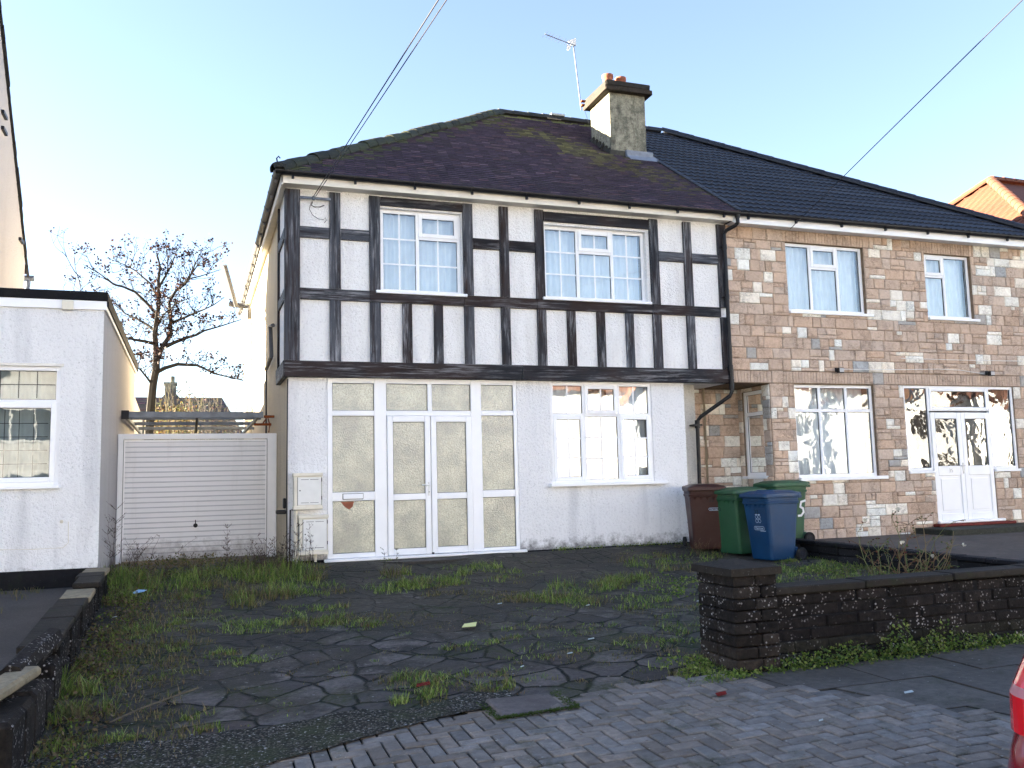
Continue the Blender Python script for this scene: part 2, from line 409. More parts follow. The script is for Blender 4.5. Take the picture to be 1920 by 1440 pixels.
def mk_crazy():
    t = NT('crazy_paving')
    wob = t.n('ShaderNodeVectorMath', operation='ADD')
    nz = t.n('ShaderNodeTexNoise'); nz.inputs['Scale'].default_value = 2.0; t.l(t.geo.outputs['Position'], nz.inputs['Vector'])
    sc = t.n('ShaderNodeVectorMath', operation='SCALE'); sc.inputs['Scale'].default_value = 0.16; t.l(nz.outputs['Color'], sc.inputs[0])
    mp = t.pos((1, 1, 0)); t.l(mp, wob.inputs[0]); t.l(sc.outputs[0], wob.inputs[1])
    edge = t.vor(2.7, wob.outputs[0], 'DISTANCE_TO_EDGE'); cell = t.vor(2.7, wob.outputs[0], 'F1', 'Color')
    joint = t.ramp(edge, (0.022, 1), (0.05, 0))
    n = t.noise(18, 8, rough=0.72)
    hs = t.n('ShaderNodeSeparateColor'); t.l(cell, hs.inputs[0])
    slab = t.mix(hs.outputs[0], (0.050, 0.046, 0.044), (0.150, 0.132, 0.122))
    slab = t.mix(t.ramp(hs.outputs[1], (0.82, 0), (0.86, 0.7)), slab, (0.055, 0.042, 0.040))
    slab = t.mix(1.0, slab, t.mix(t.ramp(n, (0.3, 0), (0.7, 1)), (0.4, 0.4, 0.4), (1.6, 1.6, 1.6)), 'MULTIPLY')
    c = t.mix(joint, slab, (0.006, 0.008, 0.005))
    # moss and soil over the paving, in blotches
    mossz = t.ramp(t.noise(0.9, 9, rough=0.75), (0.46, 0), (0.56, 1))
    c = t.mix(t.math('MULTIPLY', mossz, t.ramp(t.noise(25, 4), (0.35, 0.2), (0.6, 0.95))), c, (0.040, 0.050, 0.018))
    sp_ = t.n('ShaderNodeSeparateXYZ'); t.l(t.geo.outputs['Position'], sp_.inputs[0])
    dn = t.ramp(t.math('ADD', t.math('MULTIPLY', sp_.outputs[1], 0.125), t.math('ADD', 1.02, t.math('MULTIPLY', t.noise(0.8, 4), 0.25))), (0.30, 0), (0.78, 0.11))
    soil = t.ramp(t.math('ADD', t.noise(1.6, 9, rough=0.78), dn), (0.50, 0), (0.59, 0.94))
    c = t.mix(soil, c, t.mix(t.ramp(n, (0.35, 0), (0.65, 1)), t.mix(t.ramp(t.noise(0.7, 6, rough=0.7), (0.42, 0), (0.6, 1)), (0.010, 0.010, 0.008), (0.034, 0.030, 0.022)), t.mix(t.ramp(t.noise(1.1, 6, rough=0.7), (0.42, 0), (0.6, 1)), (0.055, 0.052, 0.048), (0.115, 0.100, 0.080))))
    lz = t.ramp(t.noise(1.5, 4), (0.50, 0), (0.62, 1))
    lich = t.math('MULTIPLY', t.ramp(t.noise(17, 5, rough=0.7), (0.62, 0), (0.67, 1)), lz)
    c = t.mix(lich, c, (0.19, 0.19, 0.17))
    h = t.math('ADD', t.math('MULTIPLY', t.ramp(edge, (0.01, 0), (0.06, 1)), 1.0), t.math('MULTIPLY', n, 0.9))
    MAT['crazy_paving'] = t.fin(c, t.ramp(n, (0.3, 0.55), (0.7, 0.85)), t.bump(h, 1.0, 0.03))
mk_crazy()
def mk_gravel():
    t = NT('gravel'); v = t.vor(42); n = t.noise(30, 4)
    c = t.mix(t.ramp(v, (0.1, 1), (0.5, 0)), (0.022, 0.021, 0.015), (0.16, 0.14, 0.12))
    c = t.mix(t.ramp(t.noise(1.8, 7, rough=0.7), (0.48, 0), (0.62, 0.8)), c, (0.040, 0.046, 0.020))
    c = t.mix(t.ramp(t.noise(40, 2), (0.63, 0), (0.67, 0.9)), c, (0.33, 0.32, 0.30))
    MAT['gravel'] = t.fin(c, 0.85, t.bump(v, 0.8, 0.02))
mk_gravel()

def mk_leaf(name, trans=0.25, rough=0.6):
    t = NT(name); a = t.attr(); n = t.noise(12, 3)
    c = t.mix(1.0, a, t.mix(n, (0.6, 0.6, 0.6), (1.3, 1.3, 1.3)), 'MULTIPLY')
    t.fin(c, rough)
    tl = t.n('ShaderNodeBsdfTranslucent'); t.l(c, tl.inputs[0]); mx = t.n('ShaderNodeMixShader'); mx.inputs[0].default_value = trans
    t.l(t.b.outputs[0], mx.inputs[1]); t.l(tl.outputs[0], mx.inputs[2]); t.l(mx.outputs[0], t.out.inputs[0]); MAT[name] = t.m
mk_leaf('leaf'); 
def mk_vc(name, rough=0.7, bump=0.3, coat=None):
    t = NT(name); a = t.attr(); n = t.noise(20, 6)
    c = t.mix(1.0, a, t.mix(n, (0.75, 0.75, 0.75), (1.25, 1.25, 1.25)), 'MULTIPLY')
    MAT[name] = t.fin(c, rough, t.bump(n, bump, 0.01), coat=coat)
mk_vc('bark', 0.9, 0.6)
mk_vc('tinted', 0.7, 0.2)
def mk_bin(name, col):
    t = NT(name); n = t.noise(3, 6); f = t.noise(120, 2)
    c = t.mix(t.ramp(n, (0.35, 0), (0.75, 1)), tuple(x*0.8 for x in col), tuple(min(1, x*1.15) for x in col))
    c = t.mix(t.math('MULTIPLY', t.ramp(t.noise(2.2, 7, rough=0.7), (0.5, 0), (0.75, 1)), 0.35), c, tuple(0.5*x+0.04 for x in col))
    c = t.mix(t.ramp(t.noise(1.0, 5, t.pos((9, 9, 60)), 0.7), (0.64, 0), (0.72, 0.35)), c, tuple(0.6*x+0.07 for x in col))
    MAT[name] = t.fin(c, t.ramp(n, (0.3, 0.38), (0.7, 0.55)), t.bump(f, 0.08, 0.004), spec=0.35)
mk_bin('bin_blue', (0.002, 0.040, 0.115)); mk_bin('bin_green', (0.022, 0.085, 0.038)); mk_bin('bin_brown', (0.046, 0.014, 0.010))
simple('car_red', (0.20, 0.006, 0.015), 0.25, 0.05, 3, coat=0.8)
simple('car_light', (0.65, 0.01, 0.02), 0.12, 0.05, 3, coat=1.0)
simple('car_glass', (0.02, 0.02, 0.025), 0.05, 0.05, 3)

# ------------------------------------------------------------------ generic builders
def Tfront(y0):
    return lambda a, d, z: (a, y0+d, z)
def tb(mb, T, a0, a1, d0, d1, z0, z1, col=(1, 1, 1), bev=0.0, axis=None):
    mb.box(T(a0, d0, z0), T(a1, d1, z1), col, bev, axis)
def holed(mb, T, a0, a1, z0, z1, holes, depth=0.14, col=(1, 1, 1)):
    As = sorted({a0, a1} | {h[0] for h in holes} | {h[1] for h in holes}); Zs = sorted({z0, z1} | {h[2] for h in holes} | {h[3] for h in holes})
    As = [a for a in As if a0 <= a <= a1]; Zs = [z for z in Zs if z0 <= z <= z1]
    for i in range(len(As)-1):
        for j in range(len(Zs)-1):
            ca = (As[i]+As[i+1])/2; cz = (Zs[j]+Zs[j+1])/2
            if any(h[0] < ca < h[1] and h[2] < cz < h[3] for h in holes): continue
            mb.face([T(As[i], 0, Zs[j]), T(As[i+1], 0, Zs[j]), T(As[i+1], 0, Zs[j+1]), T(As[i], 0, Zs[j+1])], col)
    for h in holes:
        p, q, r, s = h[:4]
        mb.face([T(p, 0, r), T(p, depth, r), T(p, depth, s), T(p, 0, s)], col); mb.face([T(q, 0, r), T(q, 0, s), T(q, depth, s), T(q, depth, r)], col)
        mb.face([T(p, 0, s), T(p, depth, s), T(q, depth, s), T(q, 0, s)], col); mb.face([T(p, 0, r), T(q, 0, r), T(q, depth, r), T(p, depth, r)], col)

def make_window(parent, T, a0, a1, z0, z1, cells, d=0.07, sill=None, glass='glass', fw=0.055, curtain=None, name='window', sashm='upvc', thick=0.06):
    """cells: list of (fa0, fa1, fz0, fz1, kind, gx, gz) as fractions; kind 'f' fixed, 's' opening sash"""
    A = lambda f: a0+(a1-a0)*f
    Z = lambda f: z0+(z1-z0)*f
    fr = MB(); gk = MB(); panes = []; sashes = []; bars = []
    for (p, q, r, s, kind, gx, gz) in cells:
        pa, qa, rz, sz = A(p), A(q), Z(r), Z(s)
        wl = fw if p == 0 else fw*0.5; wr = fw if q == 1 else fw*0.5; wb = fw if r == 0 else fw*0.5; wt = fw if s == 1 else fw*0.5
        tb(fr, T, pa, pa+wl, d, d+thick, rz, sz, bev=0.004); tb(fr, T, qa-wr, qa, d, d+thick, rz, sz, bev=0.004)
        tb(fr, T, pa+wl, qa-wr, d+0.001, d+thick-0.001, rz, rz+wb, bev=0.004); tb(fr, T, pa+wl, qa-wr, d+0.001, d+thick-0.001, sz-wt, sz, bev=0.004)
        ia, ib, iz, jz = pa+wl, qa-wr, rz+wb, sz-wt; gd = d+0.028
        if kind == 's':
            sm = MB(); sw = 0.05; o = 0.016; e = -0.012
            tb(sm, T, ia+e, ia+sw, d-o, d+0.045, iz+e, jz-e, bev=0.006); tb(sm, T, ib-sw, ib-e, d-o, d+0.045, iz+e, jz-e, bev=0.006)
            tb(sm, T, ia+sw, ib-sw, d-o+0.001, d+0.044, iz+e, iz+sw, bev=0.006); tb(sm, T, ia+sw, ib-sw, d-o+0.001, d+0.044, jz-sw, jz-e, bev=0.006)
            sashes.append(sm); ia += sw; ib -= sw; iz += sw; jz -= sw; gd = d+0.012
        g = 0.006
        for (x0, x1, y0, y1) in ((ia, ia+g, iz, jz), (ib-g, ib, iz, jz), (ia+g, ib-g, iz, iz+g), (ia+g, ib-g, jz-g, jz)):
            tb(gk, T, x0, x1, gd-0.004, gd+0.012, y0, y1)
        pm = MB(); pm.face([T(ia, gd+0.002, iz), T(ib, gd+0.002, iz), T(ib, gd+0.002, jz), T(ia, gd+0.002, jz)])
        pb = None
        if gx or gz:
            pb = MB(); t = 0.012
            for k in range(1, gx+1):
                c = ia+(ib-ia)*k/(gx+1); tb(pb, T, c-t, c+t, gd-0.006, gd+0.001, iz, jz)
            for k in range(1, gz+1):
                c = iz+(jz-iz)*k/(gz+1); tb(pb, T, ia, ib, gd-0.0055, gd+0.0008, c-t, c+t)
        panes.append((pm, pb))
    wo = fr.build(name, MAT['upvc'], parent)
    gk.build('gasket', MAT['gasket'], wo)
    for sm in sashes: sm.build('sash', MAT[sashm], wo)
    for pm, pb in panes:
        pm.build('pane', MAT[glass], wo)
        if pb: pb.build('glazing_bar', MAT['upvc'], wo)
    if sill:
        s = MB(); (e0, e1, proj, th) = sill
        tb(s, T, a0-e0, a1+e1, -proj, d+0.03, z0-th, z0+0.001, bev=0.006); s.build('sill', MAT['upvc'], wo)
    if curtain:
        for (f0, f1, g0, g1, mat, cd_) in curtain:
            c = MB(); ph = random.random()*6; nn = max(12, int((f1-f0)*(a1-a0)*60))
            def fn(u, v, f0=f0, f1=f1, g0=g0, g1=g1, cd_=cd_, ph=ph):
                a = lerp(A(f0), A(f1), u)
                dd = cd_+0.014*math.sin(a*52+ph+0.7*math.sin(a*9+v))+0.012*math.sin(a*23+ph*2+v*0.8)
                return T(a, dd, lerp(Z(g0), Z(g1), v))
            c.grid(nn, 4, fn); c.build('curtain', MAT[mat], wo, smooth=True)
    return wo

def plain_roof(mb, y0, z0, y1, z1, xl, xr, gauge, tw, colf, th=0.014, seed=1, wave=0.0, edge=2.6):
    rnd = random.Random(seed); L = math.hypot(y1-y0, z1-z0); n = int(round(L/gauge))
    dy, dz = (y1-y0)/L, (z1-z0)/L; ny, nz = -dz, dy
    if ny*0+nz < 0: ny, nz = -ny, -nz
    def P(x, s, h): return (x, y0+dy*s+ny*h, z0+dz*s+nz*h)
    for i in range(n):
        s0 = i*gauge; s1 = min(L, s0+gauge*1.02); t0, t1 = s0/L, min(1, s1/L)
        a0, b0, a1, b1 = xl(t0), xr(t0), xl(t1), xr(t1)
        x = min(a0, a1) - (tw*0.5 if i % 2 else 0)
        while x < max(b0, b1):
            x0, x1 = x, x+tw-0.004; x += tw
            p0 = max(x0, a0); q0 = min(x1, b0); p1 = max(x0, a1); q1 = min(x1, b1)
            if q0-p0 < 0.01: continue
            if q1 < p1: q1 = p1 = min(max(p1, a1), b1)
            h = th+rnd.uniform(-0.002, 0.004); sk = rnd.uniform(-0.004, 0.004)
            c = colf((p0+q0)/2, s0/L, rnd)
            A, B = P(p0, s0+sk, h), P(q0, s0+sk*0.5, h+rnd.uniform(-0.001, 0.002)); C_, D = P(q1, s1, 0.002), P(p1, s1, 0.002)
            mb.face([A, B, C_, D], c)
            mb.face([P(p0, s0+sk, -0.006), P(q0, s0+sk*0.5, -0.006), B, A], tuple(k*edge for k in c))  # front edges coloured lighter than the tile, drawing lit course lines

def profiled_roof(mb, y0, z0, y1, z1, xl, xr, gauge, tw, col, amp=0.02, seed=1, frame=None, step=0.03):
    """big interlocking tiles: each course a rolling profile with a raised front edge"""
    rnd = random.Random(seed); L = math.hypot(y1-y0, z1-z0); n = int(round(L/gauge)); gauge = L/n
    dy, dz = (y1-y0)/L, (z1-z0)/L; ny, nz = -dz, dy
    F = frame or (lambda x, y, z: (x, y, z))
    def hh(x):
        u = (x/tw) % 1.0
        return amp*(0.5+0.5*math.cos(2*math.pi*u))**1.6
    for i in range(n):
        s0, s1 = i*gauge, (i+1)*gauge+0.01
        a0, b0, a1, b1 = xl(s0/L), xr(s0/L), xl(min(1, s1/L)), xr(min(1, s1/L))
        lo, hi = min(a0, a1), max(b0, b1); k = int((hi-lo)/step)+1
        prev = None
        for j in range(k+1):
            x = lo+(hi-lo)*j/k; xa = min(max(x, a0), b0); xb = min(max(x, a1), b1)
            ha, hb = hh(xa)+0.026, hh(xb)+0.002
            pa = F(xa, y0+dy*s0+ny*ha, z0+dz*s0+nz*ha); pb = F(xb, y0+dy*s1+ny*hb, z0+dz*s1+nz*hb); pc = F(xa, y0+dy*s0+ny*(-0.004), z0+dz*s0-nz*0.004)
            if prev:
                cc = tuple(c*(1+0.12*math.sin(int(x/tw/2)*12.9+i*7.1)) for c in col)
                mb.face([prev[0], pa, pb, prev[1]], cc); mb.face([prev[2], pc, pa, prev[0]], cc)
            prev = (pa, pb, pc)

def ridge_run(mb, p, q, r=0.11, seg=0.33, col=(0.03, 0.03, 0.03), jit=0.01, seed=0, var=0.3):
    rnd = random.Random(seed); p, q = Vector(p), Vector(q); d = q-p; n = max(1, int(d.length/seg)); d.normalize(); L = (q-p).length/n
    side = d.cross(Vector((0, 0, 1))).normalized(); up = side.cross(d)
    for i in range(n):
        a = p+d*L*i; b = p+d*(L*(i+1)+0.02); k = 10; k0 = 1+rnd.uniform(-var, var); c = tuple(x*k0 for x in col); o = up*rnd.uniform(-jit, jit)
        r0, r1 = r*1.06, r*0.97; pr = None
        for j in range(k+1):
            an = math.pi*(j/k)*1.12-0.06*math.pi
            v = side*math.cos(an)+up*math.sin(an)*0.85
            A, B = a+v*r0+o, b+v*r1+o; A2 = a+v*(r0-0.02)+o
            if pr: mb.face([pr[0], A, B, pr[1]], c); mb.face([pr[2], A2, A, pr[0]], c)
            pr = (A, B, A2)

CL_TAN = (0.575, 0.445, 0.350); CL_CREAM = (0.90, 0.87, 0.78); CL_GREY = (0.43, 0.43, 0.42)
def cladding(mb, T, a0, a1, z0, z1, holes=(), soldiers=(), seed=3, tint=1.0, pale=0.15, grey=0.07):
    rnd = random.Random(seed); holes = list(holes)+[s[:4] for s in soldiers]
    def block(p, q, r, s):
        m = 0.0045
        p += m; q -= m; r += m*0.8; s -= m*0.8
        if q-p < 0.015 or s-r < 0.015: return
        u = rnd.random()
        base = CL_CREAM if u < pale else (CL_GREY if u < pale+grey else CL_TAN)
        v = rnd.uniform(0.90, 1.08); w_ = rnd.uniform(0.95, 1.05); c = (base[0]*v*tint, base[1]*v*w_*tint, base[2]*v*w_*w_*tint)
        pr = rnd.uniform(0.010, 0.020) if base is not CL_CREAM else rnd.uniform(0.012, 0.018)
        e = min(0.02, (q-p)*0.25, (s-r)*0.25)
        O = [(p, r), (q, r), (q, s), (p, s)]
        I = [(p+e*rnd.uniform(.4, 1.4), r+e*rnd.uniform(.4, 1.4)), (q-e*rnd.uniform(.4, 1.4), r+e*rnd.uniform(.4, 1.4)), (q-e*rnd.uniform(.4, 1.4), s-e*rnd.uniform(.4, 1.4)), (p+e*rnd.uniform(.4, 1.4), s-e*rnd.uniform(.4, 1.4))]
        B = [T(a, 0.0, z) for a, z in O]; Fm = [T(a, -pr, z) for a, z in O]; C_ = [T(a, -pr-rnd.uniform(0.004, 0.016), z) for a, z in I]
        for k in range(4):
            j = (k+1) % 4
            mb.face([B[k], B[j], Fm[j], Fm[k]], c); mb.face([Fm[k], Fm[j], C_[j], C_[k]], c)
        mb.face(C_, c)
    def runrow(p, q, r, s):
        a = p
        while a < q-0.02:
            L = rnd.choice((0.12, 0.2, 0.24, 0.3, 0.36, 0.42))*rnd.uniform(0.9, 1.1)
            if q-(a+L) < 0.08: L = q-a
            if s-r > 0.15 and rnd.random() < 0.28 and L > 0.2:
                k = rnd.choice((0.3, 0.35, 0.65)); zz = lerp(r, s, k); block(a, a+L, r, zz); m = a+L*rnd.choice((0.45, 0.6, 1.0)); block(a, m, zz, s)
                if m < a+L: block(m, a+L, zz, s)
            else: block(a, a+L, r, s)
            a += L
    z = z0
    while z < z1-0.02:
        H = rnd.choice((0.17, 0.2, 0.2, 0.21)); H = min(H, z1-z)
        if z1-z-H < 0.06: H = z1-z
        xs = sorted({a0, a1} | {min(max(h[k], a0), a1) for h in holes for k in (0, 1)})
        # merge neighbouring segments with the same vertical clip
        segs = []
        for i in range(len(xs)-1):
            c = (xs[i]+xs[i+1])/2; lo, hi = z, z+H; ok = True
            for h in holes:
                if h[0] < c < h[1] and h[2] < hi and h[3] > lo:
                    if h[2] <= lo and h[3] >= hi: ok = False
                    elif h[2] > lo: hi = h[2]
                    else: lo = h[3]
            if ok and hi-lo > 0.03:
                if segs and abs(segs[-1][1]-xs[i]) < 1e-6 and segs[-1][2:] == (lo, hi): segs[-1] = (segs[-1][0], xs[i+1], lo, hi)
                else: segs.append((xs[i], xs[i+1], lo, hi))
        for s in segs: runrow(*s)
        z += H
    for (p, q, r, s) in soldiers:
        a = p
        while a < q-0.02:
            L = 0.066*rnd.uniform(0.85, 1.15)
            if q-a-L < 0.04: L = q-a
            u = pale; pale_, grey_ = pale, grey
            m = 0.003; v = rnd.uniform(0.86, 1.0); c = (CL_TAN[0]*v*tint, CL_TAN[1]*v*tint, CL_TAN[2]*v*tint)
            tb(mb, T, a+m, a+L-m, -rnd.uniform(0.012, 0.02), 0.0, r+m, s-m, c, bev=0.003)
            a += L

def text_mesh(name, body, size, M, mat, parent, ext=0.002, bold=0.0, shear=0.0):
    cu = bpy.data.curves.new('lettering', 'FONT'); cu.body = body; cu.size = size; cu.extrude = ext; cu.offset = bold; cu.shear = shear
    cu.align_x = 'CENTER'; cu.align_y = 'CENTER'
    ob = bpy.data.objects.new('tmp', cu); COL.objects.link(ob); bpy.context.view_layer.update()
    me = bpy.data.meshes.new_from_object(ob.evaluated_get(bpy.context.evaluated_depsgraph_get()))
    bpy.data.objects.remove(ob); bpy.data.curves.remove(cu)
    o = worldorg(parent); M2 = Matrix.Translation(-o) @ M
    me.transform(M2); me.materials.clear(); me.materials.append(MAT[mat]); me.name = name
    r = bpy.data.objects.new(name, me); COL.objects.link(r); r.parent = parent; return r
def face_front(x, y, z): return Matrix.Translation((x, y, z)) @ Matrix.Rotation(R(90), 4, 'X')

# ------------------------------------------------------------------ setting: ground sheets
def sheet(name, fn, nx, ny, mat, kind='structure', col=None):
    m = MB(); m.grid(nx, ny, fn, col); o = m.build(name, MAT[mat], smooth=True); o['kind'] = kind; return o
sheet('ground', lambda u, v: (lerp(-300, 300, u), lerp(-300, 300, v), -0.86), 4, 4, 'far_ground')
sheet('garden_ground', lambda u, v: (lerp(-40, 60, u), lerp(0.35, 90, v), -0.06), 30, 30, 'far_ground')
YP = -7.22                        # back edge of the pavement
def drive_fn(u, v):
    x = lerp(0.12, 10.42, u); y = lerp(YP-0.02, 0.6, v)
    z = G(x, y)+0.010*n2(x, y, 1.3)+0.006*n2(x, y, 6)
    z += 0.03*max(0, n2(x, y, 0.8, 5))
    return (x, y, z)
sheet('driveway', drive_fn, 120, 90, 'crazy_paving')
# alley inside the carport behind the garage door
sheet('alley', lambda u, v: (lerp(-0.1, 2.7, u), lerp(0.6, 11.5, v), -0.02), 6, 20, 'drive_concrete')
def gravel_fn(u, v):
    x = lerp(-1.2, 3.5, u); y = lerp(YP-0.75*(1-sstep((x-0.6)/2.9))+0.07*n2(x, 0, 3)+0.03*n2(x, 3, 9), YP+0.30+0.14*n2(x, 0, 2, 4)+0.05*n2(x, 0, 9), v)
    return (x, y, G(x, y)+0.034+0.006*n2(x, y, 7))
sheet('gravel_strip', gravel_fn, 90, 12, 'gravel')

# pavement bed + individual herringbone blocks + slabs
PAVE_END = -10.25
sheet('pavement', lambda u, v: (lerp(-14, 30, u), lerp(PAVE_END, YP+0.12, v), G(lerp(-14, 30, u), lerp(PAVE_END, YP+0.12, v))-0.004), 160, 14, 'paver_bed')
def herring():
    m = MB(); rnd = random.Random(5); a = 0.112; b = 0.224; g = 0.0068
    ang = R(-1.0)
    ca, sa = math.cos(ang), math.sin(ang)
    def place(x0, y0, w_, h_):
        cx, cy = x0+w_/2, y0+h_/2
        X = cx*ca-cy*sa+2.6; Y = cx*sa+cy*ca-8.6
        xr = 5.95+0.42*(Y+7.2)*-1*0.0
        lim = 5.15 + (-7.3-Y)*0.62        # diagonal right edge of the herringbone
        if not (-1.6 < X < lim and PAVE_END+0.12 < Y < YP+0.05): return
        hz = rnd.uniform(-0.003, 0.003); tx, ty = rnd.uniform(-.006, .006), rnd.uniform(-.006, .006)
        k = rnd.uniform(0.78, 1.2); r_ = rnd.uniform(0.96, 1.06); c = (k*r_, k, k/r_)
        pts = []; e = 0.006
        def W(px, py, dz):
            wx = px*ca-py*sa+2.6; wy = px*sa+py*ca-8.6
            return (wx, wy, G(wx, wy)+0.020+hz+tx*(px-cx)*4+ty*(py-cy)*4+dz)
        o = [(x0+g, y0+g), (x0+w_-g, y0+g), (x0+w_-g, y0+h_-g), (x0+g, y0+h_-g)]
        i = [(x0+g+e, y0+g+e), (x0+w_-g-e, y0+g+e), (x0+w_-g-e, y0+h_-g-e), (x0+g+e, y0+h_-g-e)]
        O = [W(*p, -0.006) for p in o]; I = [W(*p, 0) for p in i]; D = [W(*p, -0.02) for p in o]
        m.face(I, c)
        for q in range(4):
            j = (q+1) % 4; m.face([O[q], O[j], I[j], I[q]], c); m.face([D[q], D[j], O[j], O[q]], c)
    # 90 degree herringbone lattice
    for i in range(-60, 60):
        for j in range(-60, 60):
            # unit cell: vectors (a,a) and (2b? ) built from offset rows
            x = i*a; y = j*a
            t = (i-j) % 4
            if t == 0: place(x, y, b, a)
            elif t == 3: place(x, y, a, b)
    return m
hb = herring().build('paving_blocks', MAT['brick_paver']); hb['kind'] = 'structure'
def slabs():
    m = MB(); rnd = random.Random(9)
    rows = [(-7.30, -7.92), (-7.92, -8.66), (-8.66, -9.42), (-9.42, -10.12)]
    for ri, (ya, yb) in enumerate(rows):
        x = 4.2+rnd.uniform(0, 0.6)
        while x < 22:
            L = 0.9*rnd.uniform(0.95, 1.02); x1 = x+L
            cx = (x+x1)/2; cyy = (ya+yb)/2
            lim0 = 5.15+(-7.3-ya)*0.62-0.10; lim1 = 5.15+(-7.3-yb)*0.62-0.10
            p0, p1 = max(x, lim0), max(x, lim1)
            if x1 > max(lim0, lim1)+0.05 or x1-min(p0, p1) > 0.2 and x1 > min(lim0, lim1)+0.1:
                g = 0.006; k = rnd.uniform(0.85, 1.15); hz = rnd.uniform(-0.004, 0.004); tx = rnd.uniform(-.008, .008); ty = rnd.uniform(-.004, .004)
                q0, q1 = max(x1, p0+0.02), max(x1, p1+0.02)
                N = 6; sh = rnd.uniform(-0.008, 0.008)
                def S(u, v):
                    xl_, xr_ = lerp(p0, p1, v)+g, lerp(q0, q1, v)-g
                    X = lerp(xl_, xr_, u); Y = lerp(ya-g, yb+g, v)+sh*u
                    return (X, Y, G(X, Y)+0.010+hz+tx*(X-cx)+ty*(Y-cyy)+0.002*n2(X, Y, 5))
                m.grid(N, N, S, (k, k, k*1.01))
                # edges down
                for (ua, va, ub, vb) in ((0, 0, 1, 0), (1, 0, 1, 1), (1, 1, 0, 1), (0, 1, 0, 0)):
                    A, B = S(ua, va), S(ub, vb); m.face([A, B, (B[0], B[1], B[2]-0.03), (A[0], A[1], A[2]-0.03)], (k*.6,)*3)
            x = x1
    return m
sb = slabs().build('paving_slabs', MAT['paving_slab']); sb['kind'] = 'structure'
km = MB()
for i in range(48):
    x = -14+i*0.915; z = G(x, PAVE_END); km.box((x, PAVE_END-0.13, z-0.35), (x+0.905, PAVE_END, z+0.012), (1, 1, 1), bev=0.012)
k_ = km.build('kerb', MAT['old_concrete']); k_['kind'] = 'structure'
sheet('road', lambda u, v: (lerp(-60, 60, u), lerp(-17.2, PAVE_END-0.13, v), G(min(20, max(-6, lerp(-60, 60, u))), PAVE_END)-0.10), 80, 6, 'asphalt')
sheet('far_pavement', lambda u, v: (lerp(-60, 60, u), lerp(-27, -17.2, v), -0.55), 10, 4, 'drive_concrete')
# left neighbour's drive, right neighbour's raised drive
def GLn(x, y): return -0.055+0.024*min(0, y+1.0)*1.0
sheet('neighbour_drive', lambda u, v: (lerp(-9, 0.10, u), lerp(YP, -0.6, v), GLn(0, lerp(YP, -0.6, v))-0.012*max(0, v*0)+0.006*n2(lerp(-9, .1, u), lerp(YP, -.6, v), 3)), 40, 30, 'asphalt')
def GR(x, y): return lerp(-0.04, -0.02, sstep(-y/7))
sheet('concrete_drive', lambda u, v: (lerp(10.40, 20.5, u), lerp(-7.0, 0.5, v), GR(0, lerp(-7.0, .5, v))+0.004*n2(lerp(10.4, 20, u), lerp(-7, .5, v), 1.5)), 40, 20, 'drive_concrete')

# ------------------------------------------------------------------ the timbered house
XP = 10.15           # party line
EV_Y, EV_Z = -0.38, 5.73; RG_Y, RG_Z = 5.2, 9.5
H = thing('timbered_house', 'white rendered house with peeling black timber framing and a frosted glass porch', 'house', (6.3, 5.0, 0.0))
XL, XLR = 2.55, 9.20
PW = (3.12, 6.14, 0.03, 2.735)       # porch opening
LW = (6.72, 8.57, 1.06, 2.71)
W1 = (3.945, 5.25, 4.08, 5.40); W2 = (6.675, 8.56, 4.10, 5.34)
m = MB()
holed(m, Tfront(0.0), XL, XLR, -0.10, 2.745, [PW[:2]+(-0.10, 2.735), LW], 0.10)
m.face([(XLR, 0, -.1), (XLR, 0.35, -.1), (XLR, 0.35, 2.745), (XLR, 0, 2.745)])
m.build('wall', MAT['render_white'], H)
m = MB(); UY = -0.045
holed(m, Tfront(UY), XL-0.03, XP, 2.745, 5.66, [W1, W2], 0.14)
m.face([(XL-0.03, UY, 2.745), (XP, UY, 2.745), (XP, 1.0, 2.745), (XL-0.03, 1.0, 2.745)])
m.face([(XL-0.03, UY, 2.745), (XL-0.03, 1.06, 2.745), (XL-0.03, 1.06, 5.66), (XL-0.03, UY, 5.66)])
m.build('upper_wall', MAT['render_panel'], H)
m = MB()
m.face([(XL, 0, -.1), (XL, 10.6, -.1), (XL, 10.6, 5.7), (XL, 0, 5.7)]); m.build('side_wall', MAT['render_side'], H)
m = MB()
m.face([(XL, 10.6, -.1), (XP, 10.6, -.1), (XP, 10.6, 5.7), (XL, 10.6, 5.7)])
m.face([(XP+0.02, 0.9, -.1), (XP+0.02, 10.6, -.1), (XP+0.02, 10.6, 9.3), (XP+0.02, 0.9, 5.6)]); m.build('rear_wall', MAT['render_side'], H)
m = MB()       # pier and recess on this side
m.box((XLR+0.001, 0.35, -0.05), (9.62, 0.6, 2.74)); m.box((9.0, 0.6, -.05), (9.61, 1.02, 2.74))
m.build('recess_pier', MAT['render_rough'], H)
m = MB(); m.box((2.7, 1.5, 0.05), (9.0, 1.6, 5.6)); m.face([(2.6, 0.1, 2.78), (10.1, 0.1, 2.78), (10.1, 1.5, 2.78), (2.6, 1.5, 2.78)]); m.face([(2.6, 0.1, 5.62), (10.1, 0.1, 5.62), (10.1, 10, 5.62), (2.6, 10, 5.62)])
m.build('inner_wall', MAT['inner_wall'], H)
m = MB(); m.box((2.56, -0.012, -0.12), (3.1, 0.02, 0.04)); m.box((6.16, -0.008, -0.2), (XLR, 0.02, 0.02), bev=0.004); m.box((3.1, 0.03, -0.25), (6.16, 0.12, 0.03))
m.build('plinth', MAT['black_plinth'], H)

